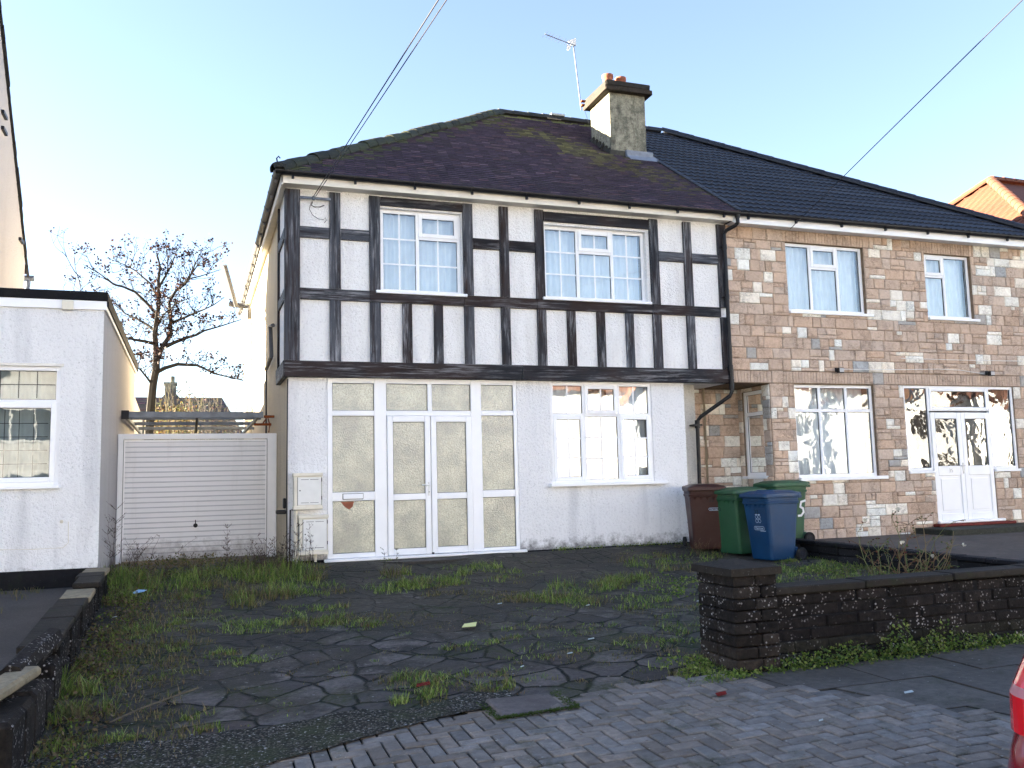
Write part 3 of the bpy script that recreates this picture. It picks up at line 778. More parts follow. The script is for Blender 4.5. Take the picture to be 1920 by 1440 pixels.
rb = random.Random(21)
def beam(a0, a1, z0, z1, film=0.5, wear=0.4, d=0.045, T=Tfront(UY), bev=0.004, jit=True):
    b = MB(); dd = d+rb.uniform(-0.003, 0.003)
    tb(b, T, a0, a1, -dd, 0.02, z0, z1, (film, wear, 0), bev=bev)
    # nibbled edges
    if jit:
        vv = []
        for p in b.v: vv.append((p[0]+rb.uniform(-.0025, .0025), p[1], p[2]+rb.uniform(-.0025, .0025)))
        b.v = vv
    return b.build('timber_beam', MAT['timber_upright' if z1-z0 > abs(a1-a0) else 'timber'], H)
ZT, ZB, ZM0, ZM1, ZR0, ZR1 = 5.57, 2.965, 3.895, 4.065, 4.84, 5.01
beam(2.50, 2.712, ZB, ZT, 0.75, 0.35, 0.06)
for (a, b, f, w_) in ((3.155, 3.32, 0.8, 0.5), (3.762, 3.93, 0.75, 0.6), (5.266, 5.427, 0.8, 0.55), (5.885, 6.038, 0.35, 0.4), (6.505, 6.657, 0.35, 0.5),
                      (8.62, 8.785, 0.5, 0.4), (9.285, 9.44, 0.7, 0.5), (9.97, 10.145, 0.35, 0.3)):
    beam(a, b, ZB, ZM0-0.002, f, w_+0.15); beam(a, b, ZM1+0.002, ZT, f*0.9, w_, d=0.043)
for (a, b, f, w_) in ((4.268, 4.42, 0.2, 0.8), (4.768, 4.915, 0.3, 0.9), (7.035, 7.185, 0.1, 0.5), (7.571, 7.72, 0.1, 0.5), (8.105, 8.255, 0.9, 0.8)):
    beam(a, b, ZB, ZM0-0.002, f, w_, d=0.04)
for (a, b, f, w_) in ((2.714, 3.76, 0.5, 0.5), (3.764, 5.264, 0.2, 0.4), (5.268, 6.503, 0.1, 0.35), (6.507, 8.618, 0.08, 0.35), (8.622, 9.968, 0.1, 0.3)):
    beam(a, b, ZM0, ZM1, f, w_, d=0.05)
for (a, b, f, w_) in ((2.714, 3.153, 0.8, 0.5), (3.322, 3.76, 0.7, 0.5), (5.43, 5.883, 0.05, 0.3), (6.04, 6.503, 0.02, 0.15), (8.787, 9.283, 0.9, 0.5), (9.442, 9.968, 0.95, 0.5)):
    beam(a, b, ZR0, ZR1, f, w_, d=0.04)
beam(3.932, 5.264, 5.43, 5.565, 0.25, 0.25); beam(6.66, 8.618, 5.385, 5.545, 0.2, 0.15)
beam(2.49, 6.2, 2.725, ZB-0.002, 0.15, 0.35, 0.075); beam(6.203, XP-0.005, 2.725, ZB-0.002, 0.2, 0.4, 0.075)
# side timbers on the return
Ts = lambda a, d, z: (XL-0.03+d, a, z)
beam(1.0, 1.075, 2.9, 5.58, 0.1, 0.1, 0.035, Ts); beam(-0.02, 1.0, 4.85, 5.0, 0.6, 0.4, 0.03, Ts); beam(-0.02, 1.0, 3.9, 4.06, 0.4, 0.5, 0.03, Ts)
beam(-0.10, 1.10, 2.725, 2.96, 0.5, 0.6, 0.05, Ts); beam(-0.09, 0.06, ZB, ZT, 0.15, 0.1, 0.022, Ts)

# windows
lam = [('net')]
make_window(H, Tfront(UY), *W1[:2], W1[2], W1[3], [(0, .46, 0, 1, 'f', 1, 2), (.46, 1, .68, 1, 's', 1, 0), (.46, 1, 0, .68, 'f', 1, 1)], d=0.075, sill=(0.09, 0.06, 0.08, 0.045), curtain=[(0.02, 0.98, 0.02, 0.98, 'net', 0.24)])
make_window(H, Tfront(UY), *W2[:2], W2[2], W2[3], [(0, .335, 0, 1, 'f', 1, 2), (.335, .675, .67, 1, 's', 1, 0), (.335, .675, 0, .67, 'f', 1, 1), (.675, 1, 0, 1, 'f', 1, 2)], d=0.09, sill=(0.07, 0.04, 0.08, 0.045), curtain=[(0.02, 0.98, 0.02, 0.98, 'net', 0.26)])
make_window(H, Tfront(0.0), *LW[:2], LW[2], LW[3], [(0, .325, .675, 1, 'f', 1, 0), (.325, .665, .675, 1, 's', 1, 0), (.665, 1, .675, 1, 'f', 1, 0), (0, .325, 0, .675, 's', 1, 2), (.325, .665, 0, .675, 'f', 1, 2), (.665, 1, 0, .675, 's', 1, 2)],
            d=0.02, glass='glass_low', sill=(0.06, 0.20, 0.09, 0.05), curtain=[(0.02, 0.35, 0.02, 0.98, 'net', 0.22), (0.6, 0.98, 0.02, 0.98, 'net', 0.22), (0.3, .65, 0.02, 0.98, 'blind', 0.5)])

# frosted porch screen: outer frame, mullions, two door leaves
PF = MB(); Tp = Tfront(0.0); dP = 0.0
zb, zt = 0.045, 2.735
def pbox(mb, a0, a1, z0, z1, d0=0.0, d1=0.07, bev=0.005): tb(mb, Tp, a0, a1, d0, d1, z0, z1, bev=bev)
cols = [(3.20, 3.83), (4.02, 4.665), (4.735, 5.36), (5.535, 6.075)]
xa, xb = PW[0]+0.004, PW[1]-0.004
pbox(PF, xa, cols[0][0], zb, zt); pbox(PF, cols[0][1], cols[1][0]-0.004, zb, zt, -0.004); pbox(PF, cols[2][1]+0.004, cols[3][0], zb, zt, -0.004); pbox(PF, cols[3][1], xb, zb, zt)
pbox(PF, cols[0][0], cols[0][1], 2.65, zt); pbox(PF, cols[1][0]-0.004, cols[2][1]+0.004, 2.65, zt, 0.001); pbox(PF, cols[3][0], cols[3][1], 2.65, zt)
pbox(PF, cols[1][1], cols[2][0], 2.155, 2.65, 0.001)
pbox(PF, cols[0][0], cols[0][1], 2.155, 2.235); pbox(PF, cols[1][0]-0.004, cols[2][1]+0.004, 2.155, 2.235, 0.0015); pbox(PF, cols[3][0], cols[3][1], 2.16, 2.24)
pbox(PF, cols[0][0], cols[0][1], 0.885, 1.015); pbox(PF, cols[3][0], cols[3][1], 0.875, 0.985)
pbox(PF, cols[0][0], cols[0][1], zb, 0.115); pbox(PF, cols[3][0], cols[3][1], zb, 0.095)
PFo = PF.build('porch_frame', MAT['upvc'], H)
def frost(a0, a1, z0, z1, par, d=0.03):
    g = MB(); pbox(g, a0, a1, z0, z1, d, d+0.006, 0); g.build('pane', MAT['frosted_glass'], par)
    k = MB(); w_ = 0.007
    for q in ((a0, a0+w_, z0, z1), (a1-w_, a1, z0, z1), (a0+w_, a1-w_, z0, z0+w_), (a0+w_, a1-w_, z1-w_, z1)): pbox(k, q[0], q[1], q[2], q[3], d-0.008, d, 0)
    k.build('gasket', MAT['gasket'], par)
for i in (0, 1, 2, 3): frost(cols[i][0], cols[i][1], 2.235, 2.65, PFo)
frost(cols[0][0], cols[0][1], 1.015, 2.155, PFo); frost(cols[0][0], cols[0][1], 0.115, 0.885, PFo)
frost(cols[3][0], cols[3][1], 0.985, 2.16, PFo); frost(cols[3][0], cols[3][1], 0.095, 0.875, PFo)
for (a, b) in ((4.022, 4.695), (4.705, 5.36)):
    L = MB(); s = 0.088; d0 = -0.022
    pbox(L, a, a+s, 0.05, 2.15, d0, 0.05, 0.007); pbox(L, b-s, b, 0.05, 2.15, d0, 0.05, 0.007)
    pbox(L, a+s, b-s, 0.05, 0.145, d0+0.001, 0.05, 0.007); pbox(L, a+s, b-s, 2.06, 2.15, d0+0.001, 0.05, 0.007); pbox(L, a+s, b-s, 0.87, 0.965, d0+0.001, 0.05, 0.007)
    lo = L.build('porch_door', MAT['upvc'], H)
    frost(a+s, b-s, 0.145, 0.87, lo, 0.005); frost(a+s, b-s, 0.965, 2.06, lo, 0.005)
    if a < 4.3:
        h = MB(); h.box((4.645, -0.034, 0.93), (4.675, -0.022, 1.14), bev=0.004); h.tube([(4.66, -0.035, 1.09), (4.66, -0.075, 1.09), (4.54, -0.078, 1.095)], 0.009, 8); h.build('handle', MAT['white_plastic'], lo)
        k = MB(); k.tube([(4.66, -0.0345, 0.985), (4.66, -0.037, 0.985)], 0.008, 10); k.build('keyhole', MAT['gasket'], lo)
m = MB(); m.box((4.70, -0.025, 0.04), (4.73, 0.0, 0.07)); m.build('door_latch', MAT['gasket'], H)
m = MB(); m.box((3.07, -0.07, 0.0), (6.23, 0.06, 0.042), bev=0.008); m.build('threshold', MAT['upvc'], H)
# letter plate and taped-up mark
m = MB(); z_ = 0.95; m.box((3.345, -0.012, z_-.045), (3.655, 0.0, z_+.045), bev=0.004); lp = m.build('letter_plate', MAT['gasket'], H)
m = MB(); m.box((3.353, -0.02, z_-.037), (3.647, -0.012, z_+.037), bev=0.004); m.build('flap', MAT['upvc'], lp)
m = MB(); m.face([(3.32, 0.0285, 0.872), (3.52, 0.0285, 0.872), (3.50, 0.0285, 0.80), (3.45, 0.0285, 0.755), (3.39, 0.0285, 0.79)]); m.build('paper_scrap', MAT['terracotta'], lp)

# fascia, gutters, soffit
m = MB(); m.box((2.42, -0.30, 5.585), (XP+0.02, -0.275, 5.70), bev=0.003); m.face([(2.42, -0.28, 5.60), (XP, -0.28, 5.60), (XP, 0.0, 5.60), (2.42, 0, 5.60)])
m.box((2.42, -0.30, 5.56), (2.445, 10.8, 5.70), bev=0.003); m.face([(2.44, -0.28, 5.61), (2.56, -0.28, 5.61), (2.56, 10.7, 5.61), (2.44, 10.7, 5.61)])
m.build('fascia', MAT['painted_board'], H)
def gutter(p, q, mat, parent, br=0.95, r=0.056):
    p, q = Vector(p), Vector(q); d = (q-p); L = d.length; d.normalize(); sd_ = d.cross(Vector((0, 0, 1))); g = MB(); pr = None
    for (rr, s0) in ((r, 1), (r-0.006, -1)):
        pr = None
        for j in range(11):
            an = math.pi*j/10; v = sd_*math.cos(an)*rr-Vector((0, 0, 1))*math.sin(an)*rr
            A, B = p+v, q+v
            if pr: g.face([pr[0], A, B, pr[1]])
            pr = (A, B)
    for e in (p, q):
        g.face([e+sd_*math.cos(math.pi*j/10)*r-Vector((0, 0, 1))*math.sin(math.pi*j/10)*r for j in range(11)])
    go = g.build('gutter', MAT[mat], parent)
    n = int(L/br); b = MB()
    for i in range(n+1):
        c = p+d*(0.25+i*(L-0.5)/max(1, n))
        for j in range(8):
            an0, an1 = math.pi*j/8, math.pi*(j+1)/8
            vs = []
            for an in (an0, an1):
                for rr in (r+0.001, r+0.008): vs.append(sd_*math.cos(an)*rr-Vector((0, 0, 1))*math.sin(an)*rr)
            w2 = d*0.018
            b.face([c-w2+vs[1], c+w2+vs[1], c+w2+vs[3], c-w2+vs[3]]); b.face([c-w2+vs[0], c-w2+vs[1], c-w2+vs[3], c-w2+vs[2]]); b.face([c+w2+vs[0], c+w2+vs[1], c+w2+vs[3], c+w2+vs[2]])
        b.box(c+Vector((-0.018, -0.018, -r-0.05)), c+Vector((0.018, 0.018, -r)))
    b.build('gutter_bracket', MAT[mat], go); return go
gutter((2.33, -0.365, 5.745), (XP+0.05, -0.365, 5.72), 'black_plastic', H)
gutter((2.36, 10.9, 5.71), (2.36, -0.36, 5.745), 'grey_plastic', H, 0.8)

# roof: plain tiles front, simple planes elsewhere
XA, XB = 7.79, 12.0      # ends of the ridge
def roofcol(x, t, rnd):
    k = rnd.uniform(0.72, 1.28); base = (0.014, 0.011, 0.019)
    if rnd.random() < 0.12: base = (0.022, 0.015, 0.022)
    if rnd.random() < 0.06: base = (0.028, 0.022, 0.032)
    # moss run below and left of the stack
    cx = 9.15-0.35*(0.55-t)*2; dx = (x-(8.35+(0.62-t)*3.4))/(0.55+0.5*abs(0.6-t)); mo = math.exp(-dx*dx)*max(0, 1-abs(t-0.55)/0.5)
    if 0.08 < t and rnd.random() < mo*1.1: base = rnd.choice(((0.024, 0.025, 0.015), (0.034, 0.034, 0.018), (0.018, 0.017, 0.015))) if t > 0.42 else (0.022, 0.021, 0.014)
    e = rnd.random()
    if t > 0.95 and e < 0.5: base = (0.04, 0.045, 0.02)
    hipd = x-(2.35+(XA-2.35)*t)
    if hipd < 0.3+0.3*rnd.random() and rnd.random() < 0.5: base = (0.022, 0.026, 0.016)
    return tuple(b*k for b in base)
XBT = XP+0.10
m = MB()
plain_roof(m, EV_Y-0.02, EV_Z, RG_Y, RG_Z, lambda t: 2.33+(XA-2.33)*t, lambda t: XBT, 0.122, 0.168, roofcol, th=.020, edge=4.0)
m.face([(2.33, EV_Y, EV_Z-0.01), (XA, RG_Y, RG_Z-.01), (XA, RG_Y, RG_Z-.01), (2.33, 10.8, EV_Z-.01)], (0.03, 0.025, 0.03))
m.face([(XA, RG_Y, RG_Z-.01), (XBT, RG_Y, RG_Z-.01), (XBT, 10.8, EV_Z-.01), (2.33, 10.8, EV_Z-.01)], (0.03, 0.025, 0.03))
m.face([(2.33, EV_Y, EV_Z-0.02), (XBT, EV_Y, EV_Z-0.02), (XBT, RG_Y, RG_Z-.02), (XA, RG_Y, RG_Z-.02)], (0.01, 0.01, 0.01))
rf = m.build('roof', MAT['plain_tile'], H)
m = MB(); ridge_run(m, (2.36, EV_Y+0.03, EV_Z+0.02), (XA, RG_Y, RG_Z+0.02), 0.13, 0.3, (0.025, 0.028, 0.02), 0.014, 3, 0.45)
m.lathe([(0.0, -0.02), (0.09, 0.0), (0.10, 0.05), (0.05, 0.09), (0, 0.1)], 10, (2.40, EV_Y, EV_Z+0.04), (0.02, 0.022, 0.02)); m.tube([(2.36, EV_Y-0.03, EV_Z+0.08), (2.34, EV_Y-0.05, EV_Z+0.17), (2.37, EV_Y-0.06, EV_Z+0.20), (2.39, EV_Y-.06, EV_Z+.17)], 0.012, 6, (0.02, 0.02, 0.02))
m.build('hip_tiles', MAT['ridge_tile'], rf)
m = MB(); ridge_run(m, (XA-0.05, RG_Y, RG_Z+0.02), (XBT, RG_Y, RG_Z+0.02), 0.12, 0.33, (0.03, 0.03, 0.032), 0.008, 4)
m.box((9.0, RG_Y-.16, RG_Z+0.07), (9.35, RG_Y+0.1, RG_Z+0.12), (0.45, 0.46, 0.45), bev=0.01); m.build('ridge_tiles', MAT['ridge_tile'], rf)
# chimney
CX0, CX1, CY0, CY1 = 9.29, 10.11, 2.60, 3.52
def chz(y): return EV_Z+(y-EV_Y)*(RG_Z-EV_Z)/(RG_Y-EV_Y)
m = MB()
for (a, b) in (((CX0, CY0), (CX1, CY0)), ((CX1, CY0), (CX1, CY1)), ((CX1, CY1), (CX0, CY1)), ((CX0, CY1), (CX0, CY0))):
    n = 8
    m.grid(n, 16, lambda u, v, a=a, b=b: (lerp(a[0], b[0], u)+0.006*n2(lerp(a[0], b[0], u)*3, v*6+a[1], 2), lerp(a[1], b[1], u)+0.006*n2(u*4, v*6, 2, 3), lerp(7.3, 9.12, v)), (1, 1, 1))
ch = m.build('chimney', MAT['chimney_render'], rf if False else H)
m = MB(); m.box((CX0-0.13, CY0-0.12, 9.10), (CX1+0.13, CY1+0.12, 9.20), (0.75, 0.6, 0.5), bev=0.012); m.box((CX0-0.10, CY0-0.09, 9.20), (CX1+0.10, CY1+0.09, 9.34), (0.6, 0.55, 0.5), bev=0.025)
rr_ = random.Random(2); m.v = [(p[0]+rr_.uniform(-.008, .008), p[1]+rr_.uniform(-.008, .008), p[2]+rr_.uniform(-.008, .008)) for p in m.v]
m.grid(10, 10, lambda u, v: (lerp(CX0, CX1, u), lerp(CY0, CY1, v), 9.335+0.05*math.sin(math.pi*u)*math.sin(math.pi*v)+0.01*n2(u*9, v*9)), (0.7, 0.65, 0.55))
m.build('chimney_cap', MAT['old_concrete'], ch)
for (px, py) in ((9.47, 3.0), (9.80, 3.05)):
    p = MB(); p.lathe([(0.105, 0), (0.10, 0.12), (0.115, 0.14), (0.122, 0.17), (0.12, 0.20), (0.095, 0.20), (0.09, 0.05), (0, 0.05)], 20, (px, py, 9.40)); p.v = [(a_, b_, 9.36+(c_-9.36)*1.25) for a_, b_, c_ in p.v]; p.build('chimney_pot', MAT['terracotta'], ch, smooth=True)
m = MB(); z0 = chz(CY0)
m.box((CX0+0.30, CY0-0.10, z0-0.10), (CX1+0.10, CY0-0.004, z0+0.11), bev=0.006); m.face([(CX0+0.30, CY0-0.28, z0-0.155), (CX1+0.20, CY0-0.28, z0-0.155), (CX1+0.12, CY0-0.08, z0+0.02), (CX0+0.30, CY0-0.08, z0+0.02)])
m.build('flashing', MAT['lead'], ch)
m = MB(); m.box((CX0-0.05, CY0-0.05, z0-0.12), (CX0+0.30, CY0, z0+0.10), (1.2, 1.2, 1.1), bev=0.01)
for i in range(6):
    y = CY0+i*0.15; m.box((CX0-0.05, y, chz(y)-0.05), (CX0, y+0.16, chz(y+0.15)+0.06), (0.8, 0.8, 0.75), bev=0.01)
m.build('mortar_fillet', MAT['old_concrete'], ch)

# meter boxes
for (a0, a1, z0, z1) in ((2.625, 3.03, 0.80, 1.31), (2.70, 3.11, 0.15, 0.70)):
    b = MB(); b.box((a0, -0.13, z0), (a1, 0.0, z1-0.03), bev=0.006); b.box((a0-0.015, -0.15, z1-0.05), (a1+0.01, 0.0, z1), bev=0.008); b.box((a0-0.01, -0.15, z0-0.02), (a1+0.005, 0.0, z0+0.035), (0.7, 0.6, 0.45), bev=0.006)
    bo = b.build('meter_box', MAT['upvc_cream'], H)
    b = MB(); b.box((a0+0.055, -0.142, z0+0.045), (a1-0.015, -0.131, z1-0.065), bev=0.004); dr = b.build('door', MAT['white_plastic'], bo)
    b = MB()
    for zz in (z0+0.075, z1-0.1):
        b.box((a0+0.10, -0.1432, zz), (a0+0.21, -0.1422, zz+0.006)); b.box((a0+0.23, -0.1432, zz), (a0+0.35, -0.1422, zz+0.006))
    b.tube([(a0+0.085, -0.143, (z0+z1)/2), (a0+0.085, -0.146, (z0+z1)/2)], 0.010, 10)
    for zz in (z0+0.12, z1-0.13): b.box((a1-0.016, -0.15, zz), (a1-0.004, -0.14, zz+0.05))
    for p_, q_ in (((a0+0.049, z0+0.04), (a0+0.054, z1-0.06)), ((a1-0.0145, z0+0.04), (a1-0.0095, z1-0.06))): b.box((p_[0], -0.1335, p_[1]), (q_[0], -0.1305, q_[1]))
    b.build('door_vent', MAT['gasket'], bo)
m = MB(); m.tube([(2.66, -0.07, 0.77), (2.66, -0.07, -0.05)], 0.028, 8); m.tube([(2.94, -0.06, 0.15), (2.94, -0.06, 0.02)], 0.02, 8); m.build('meter_pipe', MAT['upvc_cream'], H)
m = MB(); m.tube([(2.62, -0.03, 0.78), (2.585, -0.03, 0.78), (2.575, -0.03, -0.05)], 0.012, 6); m.tube([(2.545, -0.012, 2.7), (2.535, -0.012, 1.2), (2.54, -0.012, -0.08)], 0.009, 6); m.build('cable', MAT['wire'], H)
m = MB(); m.box((2.40, 0.10, 0.72), (2.54, 0.24, 0.78), (1, 1, 1), bev=0.01); m.box((2.50, 0.12, 0.80), (2.54, 0.24, 0.95), bev=0.01); m.build('security_light', MAT['black_plastic'], H)

# side pipes
m = MB(); x = 2.36
m.tube([(2.44, 10.3, 5.6), (2.44, 10.3, 4.8), (2.50, 10.3, 4.6), (2.50, 10.3, 0)], 0.035, 8); m.build('downpipe', MAT['upvc_cream'], H)
m = MB(); m.tube([(2.42, 7.6, 4.95), (2.42, 7.6, 0.0)], 0.085, 10); m.tube([(2.42, 7.6, 2.9), (2.42, 7.6, 2.7)], 0.11, 10); m.tube([(2.42, 7.6, 4.0), (2.42, 7.6, 3.9)], 0.10, 10)
m.tube([(2.47, 9.2, 4.3), (2.40, 8.6, 3.9), (2.42, 7.6, 3.1)], 0.03, 6); m.tube([(2.47, 6.4, 3.4), (2.42, 6.9, 3.2), (2.42, 7.4, 3.0)], 0.04, 8); m.build('soil_pipe', MAT['upvc_cream'], H)
m = MB(); m.tube([(2.42, 7.6, 4.9), (2.42, 7.6, 5.15), (2.42, 7.75, 5.28), (2.20, 7.9, 5.33), (2.0, 7.95, 5.36)], 0.06, 8); m.tube([(2.15, 7.8, 5.28), (1.87, 7.3, 6.12)], 0.05, 8); m.build('vent_pipe', MAT['grey_plastic'], H)
m = MB(); pa = [on_x(u, v, 2.48) for u, v in ((512, 610), (507, 612), (509, 668), (499, 692))]; m.tube(pa, 0.035, 8); m.build('waste_pipe', MAT['grey_plastic'], H)
m = MB(); pb_ = [on_x(u, v, 2.5) for u, v in ((499, 694), (499, 800))]; m.tube(pb_+[(2.5, pb_[-1].y, -0.05)], 0.016, 6); m.build('black_pipe', MAT['wire'], H)

# downpipe between the halves
m = MB()
P1 = [(10.22, -0.37, 5.66), (10.22, -0.37, 5.54), (10.20, -0.33, 5.50), (10.10, -0.20, 5.44), (10.07, -0.155, 5.38), (10.07, -0.15, 2.58), (10.04, -0.13, 2.50), (9.62, 0.17, 2.16), (9.575, 0.22, 2.08), (9.565, 0.24, 0.0)]
m.tube(P1, 0.034, 12)
for z in (5.1, 4.2, 2.95): m.tube([(10.07, -0.15, z), (10.07, -0.15, z+0.09)], 0.042, 12); m.box((10.0, -0.12, z+0.03), (10.14, -0.08, z+0.06))
m.tube([(10.07, -.15, 2.72), (10.07, -.15, 2.60)], 0.043, 12); m.tube([(9.575, .22, 2.10), (9.573, .222, 1.96)], 0.046, 12); m.box((9.49, 0.18, 2.0), (9.65, 0.35, 2.03))
m.tube([(10.22, -.37, 5.68), (10.22, -.37, 5.62)], [0.05, 0.04], 12)
m.build('downpipe', MAT['black_plastic'], H, smooth=False)

# ------------------------------------------------------------------ the stone clad house
S = thing('stone_clad_house', 'house faced in tan and cream stone blocks under a blue-black tiled roof', 'house', (14.0, 5.0, 0.0))
S1 = (11.46, 13.22, 4.085, 5.37); S2 = (14.68, 15.86, 4.085, 5.36); S3 = (11.47, 13.25, 1.05, 2.735); S4 = (13.94, 16.71, 1.12, 2.75); SD = (14.56, 16.06, 0.115, 1.12)
SRX = 17.55
m = MB(); Tst = Tfront(0.0)
holes_up = [S1, S2]; holes_lo = [S3, (S4[0], S4[1], 1.12, 2.75), (SD[0], SD[1], -0.1, 1.12)]
holed(m, Tst, XP+0.004, SRX, 2.745, 5.62, holes_up, 0.16); holed(m, Tst, 10.95, SRX, -0.1, 2.745, holes_lo, 0.16)
m.face([(SRX, 0, -.1), (SRX, 10.6, -.1), (SRX, 10.6, 5.7), (SRX, 0, 5.7)]); m.face([(XP, 10.6, -.1), (SRX, 10.6, -.1), (SRX, 10.6, 5.7), (XP, 10.6, 5.7)])
m.face([(XP+.05, 0.004, 2.746), (10.95, 0.004, 2.746), (10.95, 1.0, 2.746), (XP+.05, 1.0, 2.746)]); m.face([(9.6, 1.0, -.1), (10.95, 1.0, -.1), (10.95, 1.0, 2.74), (9.6, 1.0, 2.74)])
RW = (0.22, 0.86, 1.10, 2.66)
Tr = lambda a, d, z: (10.95+d, a, z)
holed(m, Tr, 0.0, 1.0, -0.1, 2.745, [RW], 0.10)
m.face([(11.0, 1.6, 0), (SRX, 1.6, 0), (SRX, 1.6, 5.6), (11.0, 1.6, 5.6)]); m.face([(XP, 0.1, 5.61), (SRX, 0.1, 5.61), (SRX, 10, 5.61), (XP, 10, 5.61)])
m.build('mortar_wall', MAT['mortar'], S)
m = MB()
cladding(m, Tst, XP+0.02, SRX, 2.975, 5.60, holes_up, [(11.40, 13.36, 5.375, 5.60), (14.62, 15.95, 5.365, 5.60)], seed=11, pale=0.25, grey=0.03)
cladding(m, Tst, XP+0.02, SRX, 2.75, 2.975, [], [(XP+0.02, 11.0, 2.755, 2.965), (11.25, 13.25, 2.755, 2.965), (13.5, 16.9, 2.755, 2.965)], seed=5, pale=0.1)
cladding(m, Tst, 10.955, SRX, -0.08, 2.745, holes_lo, [], seed=33, pale=0.25, grey=0.03)
m.build('stone_facing', MAT['stone_cladding'], S)
m = MB(); Tb = Tfront(1.0)
cladding(m, Tb, 9.60, 10.94, -0.05, 2.73, [], [], seed=8, pale=0.22, grey=0.12)
cladding(m, Tr, 0.0, 0.995, -0.05, 2.73, [RW], [], seed=14, pale=0.25, grey=0.2)
m.build('recess_facing', MAT['stone_cladding'], S)
m = MB(); m.box((11.2, -0.02, 5.40), (11.36, 0.01, 5.60)); m.build('dark_stub', MAT['black_plinth'], S)
C3 = [(0, .325, 0, 1, 'f', 0, 0), (.325, .675, .66, 1, 's', 0, 0), (.325, .675, 0, .66, 'f', 0, 0), (.675, 1, 0, 1, 'f', 0, 0)]
make_window(S, Tst, *S1, C3, d=0.06, sill=(0.0, 0.12, 0.06, 0.05), glass='glass_wavy', curtain=[(0.01, 0.99, 0.02, 0.98, 'net', 0.22)])
make_window(S, Tst, *S2, [(0, .46, .66, 1, 's', 0, 0), (0, .46, 0, .66, 'f', 0, 0), (.46, 1, 0, 1, 'f', 0, 0)], d=0.06, sill=(0.0, 0.10, 0.06, 0.05), glass='glass_wavy', curtain=[(0.01, 0.99, 0.02, 0.98, 'net', 0.22)])
make_window(S, Tst, *S3, [(0, .33, .72, 1, 'f', 0, 0), (.33, .665, .72, 1, 'f', 0, 0), (.665, 1, .72, 1, 'f', 0, 0), (0, .33, 0, .72, 'f', 0, 0), (.33, .665, 0, .72, 'f', 0, 0), (.665, 1, 0, .72, 'f', 0, 0)],
            d=0.05, sill=(0.0, 0.16, 0.07, 0.06), glass='glass_wavy', curtain=[(0.02, 0.98, 0.02, 0.98, 'net', 0.3)])
dx0, dx1 = (SD[0]-S4[0])/(S4[1]-S4[0]), (SD[1]-S4[0])/(S4[1]-S4[0])
po = make_window(S, Tst, *S4, [(0, dx0, 0, 1, 'f', 0, 0), (dx0, dx1, .70, 1, 's', 0, 0), (dx1, 1, 0, 1, 'f', 0, 0)], d=0.02, glass='glass_wavy', name='porch_window')
for (p_, q_) in ((S4[0], SD[0]), (SD[1], S4[1])):
    m = MB(); tb(m, Tst, p_, q_, -0.05, 0.05, 1.07, 1.12, bev=0.006); m.build('sill', MAT['upvc'], po)
zdt = 1.12+(2.75-1.12)*.70
for i, (a, b) in enumerate(((SD[0]+0.01, (SD[0]+SD[1])/2-0.002), ((SD[0]+SD[1])/2+0.002, SD[1]-0.01))):
    L = MB(); s = 0.10; d0 = 0.0; d1 = 0.06
    tb(L, Tst, a, a+s, d0, d1, 0.17, zdt-0.03, bev=0.006); tb(L, Tst, b-s, b, d0, d1, 0.17, zdt-0.03, bev=0.006)
    for (r, q) in ((0.17, 0.30), (1.02, 1.20), (zdt-0.15, zdt-0.03)): tb(L, Tst, a+s, b-s, d0+0.001, d1, r, q, bev=0.006)
    tb(L, Tst, a+s, b-s, d0+0.022, d1-0.01, 0.30, 1.02); lo = L.build('front_door', MAT['upvc'], S)
    pp = MB(); tb(pp, Tst, a+s+0.05, b-s-0.05, d0+0.010, d0+0.021, 0.36, 0.96, bev=0.008); pp.build('panel', MAT['upvc'], lo)
    g = MB(); g.face([Tst(a+s, 0.03, 1.20), Tst(b-s, 0.03, 1.20), Tst(b-s, 0.03, zdt-0.15), Tst(a+s, 0.03, zdt-0.15)]); g.build('pane', MAT['glass_wavy'], lo)
    k = MB(); w_ = 0.008
    for q in ((a+s, a+s+w_, 1.2, zdt-.15), (b-s-w_, b-s, 1.2, zdt-.15), (a+s, b-s, 1.2, 1.2+w_), (a+s, b-s, zdt-.15-w_, zdt-.15)): tb(k, Tst, q[0], q[1], 0.018, 0.029, q[2], q[3])
    k.build('gasket', MAT['gasket'], lo)
    if i == 0:
        text_mesh('number', '35', 0.10, face_front((a+b)/2+0.03, -0.002, 1.11), 'steel_bare', lo, 0.002)
        h = MB(); h.box((b-0.05, -0.012, 1.05), (b-0.02, 0.0, 1.26), bev=0.004); h.tube([(b-0.035, -0.012, 1.2), (b-0.035, -0.05, 1.2), (b-0.14, -0.052, 1.2)], 0.009, 8); h.build('handle', MAT['steel_bare'], lo)
m = MB(); tb(m, Tst, SD[0]-0.03, SD[1]+0.10, -0.09, 0.08, 0.12, 0.17, bev=0.008); tb(m, Tst, SD[0], SD[0]+0.05, 0.004, 0.05, 0.17, 1.10); m.build('threshold', MAT['upvc'], S)
make_window(S, Tr, *RW, [(0, 1, .73, 1, 'f', 0, 0), (0, 1, 0, .73, 'f', 0, 0)], d=0.03, sill=(0.06, 0.06, 0.05, 0.05), curtain=[(0, 1, 0, 1, 'blind', 0.14)], fw=0.065)
m = MB(); m.box((XP+0.03, -0.30, 5.56), (SRX+0.15, -0.275, 5.71), bev=0.003); m.face([(XP+.03, -0.28, 5.59), (SRX+.1, -0.28, 5.59), (SRX+.1, 0, 5.59), (XP+.03, 0, 5.59)]); m.build('fascia', MAT['upvc'], S)
gutter((XP+0.05, -0.365, 5.72), (SRX+0.2, -0.365, 5.74), 'black_plastic', S)
SEX = SRX+0.22
m = MB(); c_ = (0.018, 0.021, 0.030)
